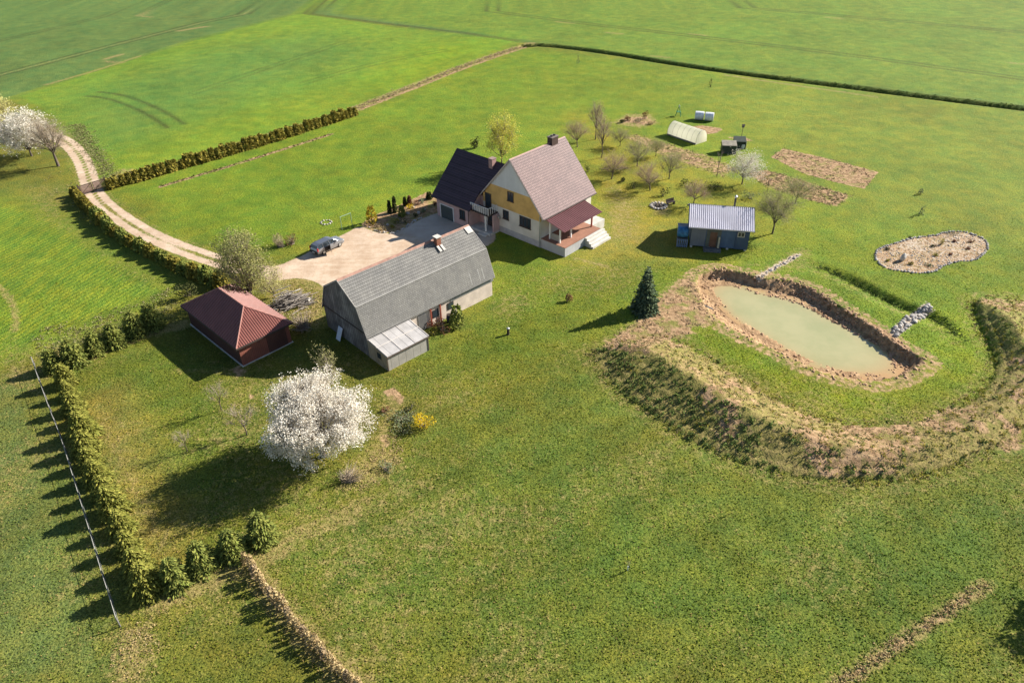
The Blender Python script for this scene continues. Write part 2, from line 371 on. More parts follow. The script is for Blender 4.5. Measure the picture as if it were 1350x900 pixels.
# foreground straw patches
D(pm([(480,760),(640,660),(740,640),(800,700),(760,790),(620,830),(500,850)], 6), .36)
D(pm([(820,860),(900,820),(1050,760),(1150,700),(1200,760),(1000,900),(820,910)], 6), .32)
D(pm([(400,690),(470,640),(560,610),(600,640),(500,690),(420,740),(350,770)], 2.5), .50)
D(pm([(420,680),(470,655),(500,650),(470,690),(380,725),(350,740),(365,700)], 1.0), .75)
D(pm([(120,560),(150,545),(200,650),(235,700),(215,740),(180,690)], 2.0), .55)
D(lm([(95,480),(130,462),(190,440),(240,428)], 1.0, .7), .95); D(lm([(210,795),(265,772),(335,742),(370,725)], .9, .8), .95)
D(pm([(150,830),(200,815),(210,860),(190,910),(145,910)], 1.2), .78); S(pm([(165,835),(195,822),(200,870),(175,895)], .9), .40)
D(pm([(0,430),(40,455),(200,410),(225,385),(240,420),(110,460),(50,480),(0,510)], 2.0), .40)
D(pm([(0,470),(45,478),(60,520),(40,520),(0,512)], 1.5), .55)
D(pm([(20,240),(100,240),(95,285),(150,330),(230,375),(180,380),(100,320),(40,290)], 2.5), .36)
D(pm([(660,360),(780,330),(880,350),(850,400),(760,400),(700,400)], 4), .34); D(pm([(650,385),(690,375),(720,400),(670,430),(640,420)], 2), .42)
D(pm([(800,235),(850,265),(850,320),(790,320),(790,270)], 3), .55); D(pm([(860,265),(885,262),(882,285),(862,283)], .9), .8)
D(pm([(900,340),(1010,345),(1060,330),(1090,355),(1050,362),(1000,355),(950,345)], 1.5), .42)
D(lm(L_DITCH+np.array([-1.2, -1.0]), 1.2, 1.0), .4); D(lm(L_FAR+np.array([.6, -2.6]), .8, 1.4), .5)
D(lm(L_DRYHEDGE, 1.6, .9), .95); S(lm(L_DRYHEDGE+np.array([.8, -.9]), .6, .6), .8); D(lm([(470,143),(300,194),(140,245)], 1.3, .8), .55)
D(lm(L_LAWNSTRIP, .55, .35), .75); S(lm(L_LAWNSTRIP, .5, .35), .72); D(lm(L_SEED, .5, .5), .8)
D(lm(L_WEEDROW, .55, .4), .85); S(lm(L_WEEDROW, .35, .35), .62); D(lm(L_FHEDGE, .9, .5), .9)
D(lm([(757,340),(780,346),(802,352)], .25, .25), .9); D(lm([(800,352),(850,370),(880,380)], .3, .4), .45)
D(lm([(232,488),(320,492),(330,480)], .5, .6), .5); S(pm([(300,487),(318,480),(330,492),(312,497)], .5), .7); S(pm([(325,520),(335,515),(338,525),(330,528)], .4), .7)
D(pm([(500,515),(525,512),(545,530),(530,560),(510,600),(500,640),(450,640),(470,600),(490,560)], 1.5), .6)
S(pm([(505,515),(520,510),(533,525),(530,533),(515,528)], .4), .95); S(pm([(500,575),(510,570),(517,585),(505,592)], .5), .75); D(pm([(480,595),(520,590),(535,615),(490,640),(440,650)], 1.0), .8)
D(pm([(60,520),(70,520),(130,700),(160,830),(140,830),(100,700)], .8), .35)
D(pm([(140,235),(165,245),(200,225),(160,222)], 1), .85); S(pm([(150,232),(170,240),(190,228),(165,225)], 1), .5)
D(pm([(75,455),(95,450),(110,480),(60,500),(45,485)], 1), .75)
# gravel
trk = lm(L_TRACK, 1.42, .35); dTr, _, _ = line_d(L_TRACK, x, y)
grav = np.maximum(trk, pm(P_YARD, .5)); bedm = pm(P_BED, .35); grav = np.minimum(grav, 1-bedm)
mid = np.exp(-(dTr/.46)**2)*trk*(1-pm(P_YARD, .5)); grav = grav*(1-.80*mid*np.clip(.3+1.3*fbm(x, y, 6, 131, 2), .5, 1)); D(mid, .55)
D(np.clip(lm(L_TRACK, 2.3, .8)-trk, 0, 1), .5)
conc = pm([(528,305),(546,292),(566,283),(582,278),(625,292),(655,308),(640,326),(612,322),(590,338),(556,316)], .5)
D(lm([(345,372),(400,370),(440,392)], 1.2, 1.2), .62); D(pm([(350,375),(400,370),(435,392),(430,430),(390,440),(385,410),(350,400)], 1.5), .62)
# soil and stones
S(pm(P_PLOT1, .45), .93); S(pm(P_PLOT2, .5), .74); D(pm(P_PLOT2, .8), .8); D(pm(P_PLOT1, .5), .52); S(pm(P_STRIP, .9), .55); D(pm(P_STRIP, 1.2), .72)
S(pm([(862,192),(900,200),(930,210),(910,218),(880,206)], .8), .85)
S(pm([(905,167),(925,165),(953,170),(945,176),(925,178)], .8), .85); S(pm([(953,180),(985,181),(995,187),(975,186)], .6), .7)
S(pm([(812,160),(826,153),(855,153),(865,162),(845,167),(825,164)], .8), .62); D(pm([(805,162),(826,150),(858,150),(870,163),(845,169),(820,166)], .8), .7)
S(bedm, .8); D(bedm, .5); S(pm(P_KIDNEY, .2), .95); D(pm(P_KIDNEY, .3), .42); rock = np.maximum(rock, pm(P_KIDNEY, .3)*(.36+.5*(fbm(x, y, 3, 88, 3)-.4)))
S(pm(P_SOILEND, 1.3), .92); D(pm(P_SOILEND, 2.0), .8)
bk = np.clip(.5+sdB/.5, 0, 1); S(np.maximum(bk, np.clip(.5+(sdW+.2)/.3, 0, 1)), 1.0)
frontlip = np.clip(1-np.abs(sdB)/1.2, 0, 1); D(frontlip, .22)
# mound: straw and soil on top, green weeds on the faces turned away from the sun
mnd = np.clip(.5+sdM/1.2, 0, 1)
gy_, gx_ = np.gradient(z.reshape(NYg, NXg), GY, GX); gx_ = gx_.ravel(); gy_ = gy_.ravel()
away = np.clip((gx_*.906+gy_*.42)*4.5-.1, 0, 1)*mnd           # rises towards the sun = faces away from it
D(mnd, .74); S(mnd*np.clip((fbm(x, y, 4, 77)-.38)*4, 0, 1), .70)
for q, a in (([(1195,560),(1250,535),(1290,540),(1280,565),(1230,575)], .85), ([(1160,580),(1220,575),(1230,610),(1190,620),(1150,600)], .66), ([(1315,580),(1345,572),(1350,592),(1320,596)], .9), ([(850,455),(960,510),(1050,555),(1040,570),(940,530),(850,480)], .5)):
    S(pm(q, 1.2), a)
weed = np.maximum(weed, away*np.where(x > 22, .36, .54))
band = np.clip(1-np.abs(sdM-.3)/1.8, 0, 1)*np.where(dC < 9, 1, 0)
weed = np.maximum(weed, lm(L_FAR+np.array([0, .5]), 1.0, .8)*.6)
weed = np.maximum(weed, np.where(sD > 0, 1, .35)*np.clip(1-dD/1.2, 0, 1)*endf*.40)
rock = np.maximum(rock, pm(P_CHAN, .3)*.9); rock = np.maximum(rock, lm([(1000,365),(1012,358),(1030,348),(1052,336)], .4, .3)*.8); S(pm(P_CHAN, .3), .8)
S(lm([(1000,365),(1012,358),(1030,348),(1052,336)], .45, .3), .75); D(lm([(1012,358),(1060,332)], 1.2, 1), .55)
# tram lines through the crops
def track2(pts, gap=1.9, wid=.28, a=1.0):
    global tram
    L = smooth_poly(W(pts), 1, False); d = np.gradient(L, axis=0); n = np.stack([-d[:,1], d[:,0]], 1); n /= np.linalg.norm(n, axis=1, keepdims=True)
    for s in (-.5, .5): tram = np.maximum(tram, lm(L+n*s*gap, wid, .35)*a)
track2([(122,124),(150,127),(180,137),(208,150),(232,166)], 3.2, .4); track2([(250,125),(330,97),(450,57)], 2, .3, .5); track2([(400,110),(500,82),(590,66)], 2, .3, .45)
track2([(-40,108),(0,99),(80,78),(180,52),(290,24),(395,8),(460,-5)], 2.6, .45, .8); track2([(-40,62),(0,54),(120,26),(220,2)], 2, .3, .8); track2([(-40,118),(120,70),(260,36)], 2, .3, .25)
track2([(640,14),(760,30),(900,46),(1100,70),(1350,104),(1450,118)], 2.2, .4, .8); track2([(820,-4),(900,4),(1100,20),(1320,40),(1450,52)], 2.2, .4, .8); track2([(395,17),(520,33),(600,42),(684,54)], 1.2, .5, .7)

D(lm([(-40,104),(0,99),(80,78),(180,52),(290,24),(385,10)], .5, .6), .62)
D(lm([(60,112),(120,95),(185,74)], .6, .6), .75); D(lm([(265,36),(275,35)], .8, .8), .8); D(lm([(140,78),(160,72)], .9, .6), .8); D(lm([(235,41),(268,36)], 1.0, .8), .85); D(lm([(-20,372),(0,378),(14,394),(21,414),(20,436)], .38, .4), .85)
for q in ((745,30),(810,44),(920,46),(870,75),(1100,24),(660,2),(1300,2),(1342,84),(380,16),(150,82),(190,22)):
    D(lm([(q[0]-10, q[1]-1), (q[0]+10, q[1]+1)], .9, 1.2), .7)
dist = np.clip((np.hypot(PX, PY-60)-200)/60, 0, 1)
# ------------------------------------------------------------------ ground material
g = NT('ground_cover'); P = g.pos()
aT = g.n('Attribute', attribute_name='tint'); aA = g.n('Attribute', attribute_name='maskA'); aB = g.n('Attribute', attribute_name='maskB')
sA = g.n('SeparateColor'); g.t.links.new(aA.outputs['Color'], sA.inputs[0]); sB = g.n('SeparateColor'); g.t.links.new(aB.outputs['Color'], sB.inputs[0])
Ddry, Dsoil, Dgrav, Dweed = sA.outputs[0], sA.outputs[1], sA.outputs[2], aA.outputs['Alpha']
Dtram, Drock, Dconc, Drows = sB.outputs[0], sB.outputs[1], sB.outputs[2], aB.outputs['Alpha']
nf = g.noise(P, 7.0, 3, .7); nm = g.noise(P, 1.6, 5, .65); nl = g.noise(P, .38, 5, .6); ns = g.noise(P, 3.2, 4, .7); nb = g.noise(P, .12, 4, .55)
# blades and tufts
gr = g.mix(g.ramp(nf, .30, .70), g.mix(1.0, aT.outputs['Color'], (.42, .46, .50), 'MULTIPLY'), g.mix(1.0, aT.outputs['Color'], (1.58, 1.46, 1.50), 'MULTIPLY'))
gr = g.mix(g.ramp(ns, .25, .75), g.mix(1.0, gr, (.72, .80, .92), 'MULTIPLY'), g.mix(1.0, gr, (1.28, 1.16, 1.05), 'MULTIPLY'))
gr = g.mix(g.ramp(nl, .3, .7), g.mix(1.0, gr, (.80, .92, 1.0), 'MULTIPLY'), g.mix(1.0, gr, (1.24, 1.08, 1.0), 'MULTIPLY'))
# drilled rows in the crops
def wave(rot, sc):
    x_ = g.n('TexWave', wave_type='BANDS', bands_direction='X'); g.put(x_.inputs['Vector'], g.scalev(P, (1, 1, 1), (0, 0, rot))); g.put(x_.inputs['Scale'], sc)
    g.put(x_.inputs['Distortion'], 1.6); g.put(x_.inputs['Detail'], 2.0); g.put(x_.inputs['Detail Scale'], .6); return x_.outputs['Fac']
pr0, pr1 = G(0, 100), G(290, 24); rowang = math.atan2(pr1[1]-pr0[1], pr1[0]-pr0[0])
wv = wave(-(rowang+math.pi/2), .42); wv2 = g.noise(g.scalev(P, (1.6, .10, 1), (0, 0, -(rowang+math.pi/2))), 1.0, 3, .6)
gr = g.mix(g.ramp(Drows, .65, .9, 0.0, .8), gr, g.mix(g.ramp(wv, .1, .9), g.mix(1.0, gr, (.72, .82, .92), 'MULTIPLY'), g.mix(1.0, gr, (1.22, 1.14, 1.05), 'MULTIPLY')))
gr = g.mix(g.ramp(Drows, .65, .9, 0.0, .8), gr, g.mix(g.ramp(wv2, .3, .7), g.mix(1.0, gr, (.72, .86, .98), 'MULTIPLY'), g.mix(1.0, gr, (1.28, 1.10, .95), 'MULTIPLY')))
def cover(mask, n, lo=.0, amp=1.0, w_=.10):
    # noise-broken edge: mask 1 = all, 0 = none
    v = g.math('ADD', mask, g.math('MULTIPLY', g.math('SUBTRACT', n, .5), amp)); return g.ramp(v, .5-w_, .5+w_)
nd = g.math('ADD', g.math('MULTIPLY', nm, .72), g.math('MULTIPLY', nf, .28))
straw = g.mix(g.ramp(nf, .3, .7), lin(126,112,66), lin(188,166,112)); straw = g.mix(g.ramp(nm, .35, .65), g.mix(.45, straw, aT.outputs['Color']), straw)
c = g.mix(g.math('MULTIPLY', cover(Ddry, nd, amp=1.9, w_=.28), .85), gr, straw)
weedc = g.mix(g.ramp(nf, .3, .7), lin(66,78,38), lin(110,114,50)); c = g.mix(g.math('MULTIPLY', cover(Dweed, nm, amp=1.5, w_=.2), .85), c, weedc)
tr_c = g.mix(g.ramp(nm, .35, .65), lin(44,62,34,1.6), lin(92,88,50,1.6)); c = g.mix(g.math('MULTIPLY', g.math('MULTIPLY', Dtram, g.ramp(nl, .25, .6, .5, 1.0)), .95), c, tr_c)
so_c = g.mix(g.ramp(nm, .3, .7), lin(132,104,76), lin(194,162,126)); so_c = g.mix(g.ramp(nl, .35, .65), so_c, g.mix(1.0, so_c, (1.12, 1.12, 1.1), 'MULTIPLY'))
so_c = g.mix(g.math('MULTIPLY', g.ramp(nf, .5, .75), .55), so_c, lin(112,84,62)); n5 = g.noise(P, .55, 4, .6); over = g.math('MULTIPLY', g.ramp(n5, .48, .62), g.ramp(Ddry, .3, .6))
so_c = g.mix(g.math('MULTIPLY', over, .8), so_c, g.mix(g.ramp(nf, .4, .6), straw, aT.outputs['Color'])); n6 = g.noise(P, 2.3, 3, .6)
so_c = g.mix(g.math('MULTIPLY', g.ramp(n6, .58, .68), g.math('MULTIPLY', g.ramp(Ddry, .3, .6), .8)), so_c, lin(84,88,46)); c = g.mix(cover(Dsoil, nm, amp=.85, w_=.14), c, so_c)
vo = g.n('TexVoronoi', feature='F1'); g.put(vo.inputs['Vector'], P); g.put(vo.inputs['Scale'], 5.0)
pebble = g.mix(g.ramp(nf, .3, .65), lin(140,124,108), lin(226,212,192)); c = g.mix(g.math('MULTIPLY', g.math('MULTIPLY', cover(Drock, vo.outputs['Distance'], amp=1.0, w_=.2), .9), g.ramp(Drock, .02, .12)), c, pebble)
gv = g.mix(g.ramp(nl, .3, .7), lin(188,163,138), lin(214,193,170)); gv = g.mix(g.math('MULTIPLY', g.ramp(nm, .42, .7), .5), gv, lin(180,150,122)); gv = g.mix(g.math('MULTIPLY', g.ramp(nf, .5, .8), .4), gv, lin(160,134,110))
nt_ = g.noise(g.scalev(P, (.10, 1.3, 1), (0, 0, -R(35))), 1.0, 3, .6); gv = g.mix(g.math('MULTIPLY', g.ramp(nt_, .45, .7), .22), gv, lin(238,218,196))
gv = g.mix(g.math('MULTIPLY', Dconc, .55), gv, lin(196,186,174))
c = g.mix(cover(Dgrav, nm, amp=.7, w_=.15), c, gv); g.base(c); g.set(Roughness=.92, Specular_IOR_Level=.12)
hgt = g.math('ADD', g.math('MULTIPLY', nf, .55), g.math('ADD', g.math('MULTIPLY', nm, .8), g.math('MULTIPLY', ns, .6)))
g.bump(hgt, g.math('SUBTRACT', 1.0, g.math('MULTIPLY', Dgrav, .75)), .11)
GMAT = g.m
# ------------------------------------------------------------------ build, split where one surface meets another
vidx = np.arange(NP_).reshape(NYg, NXg)
FQ = np.stack([vidx[:-1,:-1], vidx[:-1,1:], vidx[1:,1:], vidx[1:,:-1]], -1).reshape(-1, 4)
fm = lambda a: a[FQ].mean(1)
cls = np.zeros(len(FQ), int)
for k, m in ((1, fieldL), (2, fieldR), (3, fieldN), (4, fieldW), (5, fieldW2)): cls[fm(m) > .5] = k
cls[fm(pm(P_PLOT1, .4)) > .5] = 6; cls[fm(pm(P_PLOT2, .4)) > .5] = 7; cls[fm(pm(P_STRIP, .4)) > .5] = 8
cls[fm(sdM) > 0] = 9; cls[fm(sdB) > 0] = 10; cls[fm(trk) > .5] = 11; cls[fm(pm(P_YARD, .5)) > .5] = 12; cls[fm(bedm) > .5] = 13; cls[fm(pm(P_KIDNEY, .2)) > .5] = 14
VV = np.stack([PX, PY, z], 1)
e1 = VV[FQ[:,2]]-VV[FQ[:,0]]; e2 = VV[FQ[:,3]]-VV[FQ[:,1]]; fn = np.cross(e1, e2); vn = np.zeros((NP_, 3))
for i in range(4): np.add.at(vn, FQ[:, i], fn)
vn /= np.linalg.norm(vn, axis=1, keepdims=True)
TA = np.concatenate([tint, np.ones((NP_, 1))], 1); AA = np.stack([dry, soil, grav, weed], 1); AB = np.stack([tram, rock, conc, rows], 1)
GN = ['ground', 'crop_field', 'crop_field', 'crop_field', 'crop_field', 'crop_field', 'garden_plot', 'garden_plot', 'garden_plot', 'embankment', 'pond_bank', 'dirt_track', 'driveway', 'flower_bed', 'flower_bed']
for k, nme in enumerate(GN):
    fsel = FQ[cls == k]
    if not len(fsel): continue
    used, inv = np.unique(fsel.ravel(), return_inverse=True)
    me = npmesh(nme, VV[used], inv.reshape(-1, 4), GMAT, smooth=True)
    for an, arr in (('tint', TA), ('maskA', AA), ('maskB', AB)):
        at = me.attributes.new(an, 'FLOAT_COLOR', 'POINT'); at.data.foreach_set('color', np.ascontiguousarray(arr[used], np.float32).ravel())
    me.normals_split_custom_set_from_vertices([tuple(q) for q in vn[used]])
    struct(link(nme, me))
# water
wm = NT('pond_water'); n1 = wm.noise(wm.pos(), .35, 4); n2 = wm.noise(wm.pos(), 2.5, 3)
wa_ = wm.n('Attribute', attribute_name='shallow'); sh_ = wm.math('MULTIPLY', wa_.outputs['Fac'], wm.ramp(n1, .2, .6, .55, 1.1)); wm.base(wm.mix(sh_, wm.mix(wm.ramp(n1, .3, .7), lin(162,163,118), lin(176,172,128)), lin(186,150,104))); wm.set(Roughness=.12, Specular_IOR_Level=.5); wm.bump(n2, .12, .05)
pw = P_WATER; cxy = pw.mean(0); mbw = MB(); nn = len(pw); rings = [1.03, .95, .88, .78, .6, .3]
for r_ in rings: mbw.v += [(q[0], q[1], WZ) for q in cxy+(pw-cxy)*r_]
mbw.v.append((cxy[0], cxy[1], WZ))
for k in range(len(rings)-1):
    for i in range(nn): mbw.f.append((k*nn+i, (k+1)*nn+i, (k+1)*nn+(i+1) % nn, k*nn+(i+1) % nn))
for i in range(nn): mbw.f.append(((len(rings)-1)*nn+i, len(rings)*nn, (len(rings)-1)*nn+(i+1) % nn))
mbw.mi = [0]*len(mbw.f); wme = mbw.mesh('pond_water', wm.m); wa = wme.attributes.new('shallow', 'FLOAT', 'POINT')
wa.data.foreach_set('value', np.array(sum([[v_]*nn for v_ in (1, .8, .42, .16, .04, 0)], [])+[0.0], np.float32))
struct(link('pond_water', wme))
# ------------------------------------------------------------------ building materials
def siding(name, c, axis_scale, var=.12, rough=.6, groove=.55, width=.06, metallic=0.0):
    """boards or sheet seams; axis_scale puts the seams along one object axis"""
    t = NT(name); p = t.oco(); s = t.n('SeparateXYZ'); t.t.links.new(t.scalev(p, axis_scale), s.inputs[0])
    k = t.math('ADD', t.math('ADD', s.outputs[0], s.outputs[1]), s.outputs[2]); fr = t.math('FRACT', k); fl = t.math('FLOOR', k)
    wn = t.n('TexWhiteNoise', noise_dimensions='1D'); t.put(wn.inputs['W'], fl)
    n1 = t.noise(p, .8, 4, .6); n2 = t.noise(t.scalev(p, (6, 6, 1.0)), 1.0, 3)
    col = t.mix(t.ramp(n1, .3, .7), tuple(q*(1-var) for q in c), tuple(q*(1+var) for q in c))
    col = t.mix(t.math('MULTIPLY', wn.outputs[0], var*1.6), col, tuple(q*.62 for q in c))
    col = t.mix(t.math('MULTIPLY', t.ramp(n2, .5, .8), var*1.2), col, tuple(q*.55 for q in c))
    line = t.ramp(t.math('ABSOLUTE', t.math('SUBTRACT', fr, .5)), .5-width, .5-width*.3)
    col = t.mix(t.math('MULTIPLY', line, groove), col, tuple(q*.35 for q in c)); t.base(col)
    t.set(Roughness=rough, Metallic=metallic); t.bump(t.math('SUBTRACT', 1.0, line), .4, .02); return t.m
def tiles(name, c1, c2, su, sv, bump=.6, rough=.6, mortar=.025):
    """rows of small roof tiles or slates, in the slope's own plane (object x and z)"""
    t = NT(name); p = t.oco(); s = t.n('SeparateXYZ'); t.t.links.new(p, s.inputs[0]); cb = t.n('CombineXYZ')
    t.put(cb.inputs[0], s.outputs[0]); t.put(cb.inputs[1], s.outputs[2])
    br = t.n('TexBrick'); t.put(br.inputs['Vector'], cb.outputs[0]); br.offset = .5
    t.put(br.inputs['Scale'], 1.0); t.put(br.inputs['Brick Width'], su); t.put(br.inputs['Row Height'], sv); t.put(br.inputs['Mortar Size'], mortar); t.put(br.inputs['Mortar Smooth'], .4)
    t.put(br.inputs['Color1'], c1); t.put(br.inputs['Color2'], c2); t.put(br.inputs['Mortar'], tuple(q*.42 for q in c1))
    n1 = t.noise(p, .7, 5, .65); n2 = t.noise(t.scalev(p, (3, 3, .5)), 1.0, 4)
    col = t.mix(t.ramp(n1, .3, .72), t.mix(1.0, br.outputs['Color'], (.86, .86, .87), 'MULTIPLY'), t.mix(1.0, br.outputs['Color'], (1.1, 1.09, 1.07), 'MULTIPLY'))
    col = t.mix(t.math('MULTIPLY', t.ramp(n2, .55, .8), .3), col, tuple(q*.6 for q in c2)); t.base(col); t.set(Roughness=rough)
    t.bump(t.math('SUBTRACT', 1.0, br.outputs['Fac']), bump, .03); return t.m
M = {}
M['white_plaster'] = plain('white_plaster', (.58,.55,.49), .85, .10, .7, .1)
M['ochre_plaster'] = plain('ochre_plaster', lin(196,160,98,1.0), .85, .13, .8, .1)
M['pink_plaster'] = plain('pink_plaster', (.50,.34,.32), .85, .10, .8, .1)
M['plinth'] = plain('grey_plinth', (.36,.36,.37), .9, .15, 1.5, .2)
M['white_siding'] = siding('white_siding', (.56,.57,.58), (0, 5.0, 0), .06, .5, .35)
M['rose_tiles'] = tiles('rose_brown_tiles', (.152,.094,.094), (.18,.112,.111), .30, .26)
M['shade_tiles'] = tiles('shade_painted_tiles', (.045,.030,.033), (.055,.036,.04), .30, .26)  # rose brown roof again, with the shade put into the colour
M['slates'] = tiles('grey_slates', (.178,.174,.164), (.215,.210,.198), .26, .20, .5, .9, .018)
M['ridge_cap'] = plain('ridge_cap', (.30,.17,.14), .6, .1)
M['red_metal'] = plain('red_brown_sheet', (.185,.068,.056), .42, .10, .6, 0, 0.0)
M['wine_metal'] = plain('wine_sheet', (.17,.075,.075), .42, .10, .6)
M['steel'] = plain('bare_corrugated_steel', (.74,.71,.76), .45, .08, .5, 0, 0.0)
M['fascia'] = plain('dark_fascia', (.06,.045,.04), .6, .15)
M['glass'] = NT('window_glass').set(Base_Color=(.03,.04,.05), Roughness=.08, Specular_IOR_Level=.6).m
M['frame'] = plain('dark_window_frame', (.06,.045,.04), .5, .15)
M['white_frame'] = plain('white_window_frame', (.7,.7,.68), .5, .05)
M['door_dark'] = siding('grey_green_door', (.07,.085,.085), (0, 0, 2.4), .10, .5)
M['white_paint'] = plain('white_paint', (.72,.71,.68), .5, .06)
M['wood_grey'] = siding('weathered_boards', (.20,.19,.18), (0, 2.7, 0), .50, .9, .95, .15)
M['wood_grey_x'] = siding('weathered_boards_long', (.155,.15,.145), (5.2, 0, 0), .22, .9, .8, .10)
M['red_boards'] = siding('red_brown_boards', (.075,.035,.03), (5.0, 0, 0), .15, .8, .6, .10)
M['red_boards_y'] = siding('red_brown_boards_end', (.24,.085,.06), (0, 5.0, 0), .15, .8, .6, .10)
M['deck'] = siding('terracotta_deck', (.30,.15,.10), (0, 3.2, 0), .12, .7)
M['concrete'] = plain('pale_concrete', (.50,.48,.44), .85, .15, 1.0, .2)
M['blue_boards'] = siding('blue_grey_boards', (.085,.13,.21), (5.0, 0, 0), .12, .7, .5)
M['grey_sheet'] = siding('grey_green_sheet', (.18,.19,.21), (7.0, 0, 0), .10, .5, .35, .2)
M['brick'] = tiles('red_bricks', (.33,.13,.08), (.38,.17,.11), .25, .08, .3, .9, .02)
M['brown_metal'] = plain('brown_chimney_sheet', (.075,.05,.045), .5, .12)
M['black_metal'] = plain('black_pipe', (.03,.03,.03), .5, .1)
M['galv'] = plain('galvanised_metal', (.45,.46,.46), .4, .1, 2, 0, .6)
M['rust_red'] = plain('rust_red_paint', (.27,.07,.045), .6, .2)
M['poly'] = siding('milky_sheet', (.40,.385,.375), (.95, 0, 0), .16, .35, .5, .05)
M['poly_wall'] = siding('dull_plastic_wall', (.33,.31,.28), (1.05, 0, 0), .14, .5, .45, .05)
M['ply'] = siding('yellowed_boards', (.33,.28,.20), (0, 1.1, 0), .2, .8, .6, .05)
M['bark'] = plain('bark', (.12,.095,.075), .95, .3, 3)
def window(parent, u, a0, a1, z0, z1, mullion=1, fm=None, label=None, sgn=-1):
    """window in a wall at x = u that faces -x (sgn -1); pane is a child of the frame"""
    fw = .09; d = .07*sgn; mb = MB(); g1 = .004*sgn
    mb.box(u+g1, u+d, a0, a1, z0, z0+fw); mb.box(u+g1, u+d, a0, a1, z1-fw, z1)
    mb.box(u+g1, u+d, a0, a0+fw, z0+fw, z1-fw); mb.box(u+g1, u+d, a1-fw, a1, z0+fw, z1-fw)
    for k in range(mullion):
        c = a0+(a1-a0)*(k+1)/(mullion+1); mb.box(u+g1, u+d*.9, c-fw*.4, c+fw*.4, z0+fw, z1-fw)
    f = part('window', mb, fm or M['frame'], parent, label)
    part('pane', MB().box(u+.006*sgn, u+.02*sgn, a0+fw*.5, a1-fw*.5, z0+fw*.5, z1-fw*.5), M['glass'], f)
    part('sill', MB().box(u+g1, u+.16*sgn, a0-.08, a1+.08, z0-.07, z0-.004), M['fascia'], f)
    return f
def yaw_frame(x, y, yaw): return (x, y, 0.0), yaw
# ------------------------------------------------------------------ dwelling house
hl, hy_ = yaw_frame(3.8344, 92.6918, .8256)
hs = thing('house', 'gabled house with a rose brown tiled roof, ochre gable and shade-toned wing roof', 'house', hl, hy_)
ZR, HW, SL = 11.1, 5.934, 1.1325
zr = lambda v: ZR - SL*abs(v)
prof = [(-5.24, .0), (5.24, .0), (5.24, zr(5.24)-.18), (0, ZR-.20), (-5.24, zr(5.24)-.18)]
part('wall', MB().prism([(-5.38, a, b) for a, b in prof], (10.9, 0, 0)), M['white_plaster'], hs)
part('plaster_panel', MB().prism([(-5.5, a, b) for a, b in [(-5.24,.92),(5.24,.92),(5.24,3.79),(-5.24,3.79)]], (.118,0,0)), M['white_plaster'], hs)
part('plinth', MB().prism([(-5.47, a, b) for a, b in [(-5.26,0),(5.24,0),(5.24,.915),(-5.26,.915)]], (.085,0,0)), M['plinth'], hs, 'grey stone-clad plinth')
part('ochre_panel', MB().prism([(-5.52, a, b) for a, b in [(-5.24,3.80),(5.24,3.80),(5.24,4.95),(3.72,6.75),(-3.72,6.75),(-5.24,4.95)]], (.135,0,0)), M['ochre_plaster'], hs, 'ochre plastered upper storey')
part('gable_cladding', MB().prism([(-5.56, a, b) for a, b in [(-3.72,6.76),(3.72,6.76),(0,10.88)]], (.175,0,0)), M['white_siding'], hs, 'white boarded gable peak')
def slope(sgn):
    a = (0, ZR); b = (sgn*HW, ZR-SL*HW); n = Vector((0, sgn*SL, 1)).normalized()*.16
    return [(-5.727, a[0], a[1]), (5.727, a[0], a[1]), (5.727, b[0], b[1]), (-5.727, b[0], b[1])], n
rp, rn = slope(-1); part('roof', MB().prism([(p[0], p[1], p[2]-.16) for p in rp], tuple(rn)), M['rose_tiles'], hs, 'sunlit rose brown tiled slope')
rp, rn = slope(1); part('roof', MB().prism([(p[0], p[1], p[2]-.16) for p in rp], tuple(rn)), M['shade_tiles'], hs, 'far tiled slope with shade painted into its colour')
part('ridge_cap', MB().prism([(-5.74, -.22, ZR-.20), (-5.74, 0, ZR+.05), (-5.74, .22, ZR-.20)], (11.48, 0, 0)), M['ridge_cap'], hs)
vb = MB()
for sg in (-1, 1):
    vb.prism([(-5.78, 0, ZR+.04), (-5.78, sg*HW, ZR-SL*HW+.04), (-5.78, sg*HW, ZR-SL*HW-.22), (-5.78, 0, ZR-.24)], (.05, 0, 0))
part('verge_board', vb, plain('pale_verge', (.42,.36,.33), .6, .1), hs)
part('gutter', MB().tube((-5.75, -HW-.07, ZR-SL*HW-.02), (5.75, -HW-.07, ZR-SL*HW-.02), .075, n=8), M['fascia'], hs)
part('downpipe', MB().tube((-5.57, -5.15, .1), (-5.57, -5.15, 4.6), .05, n=8), M['galv'], hs)
ch = part('chimney', MB().box(2.45, 3.75, -.42, .42, ZR-.9, 11.75), M['brown_metal'], hs, 'brown clad chimney with two flues')
part('chimney_cap', MB().box(2.38, 3.82, -.49, .49, 11.752, 11.86), plain('cap_grey', (.16,.13,.12), .7, .1), ch)
fl = MB()
for q in (2.8, 3.4): fl.lathe([(.17, 11.862), (.17, 12.02)], 12, (q, 0, 0))
part('flue', fl, M['black_metal'], ch)
for a in ((-.50, .58, 5.22, 6.52, 1), (.44, 1.49, 2.31, 3.60, 1), (-3.57, -1.57, 2.20, 3.68, 2)):
    window(hs, -5.52 if a[2] > 4 else -5.5, a[0], a[1], a[2], a[3], a[4])
bd = part('balcony_door', MB().box(-5.524, -5.60, 3.66, 4.80, 3.02, 5.20), M['frame'], hs)
part('pane', MB().box(-5.602, -5.62, 3.80, 4.66, 3.25, 5.05), M['glass'], bd)
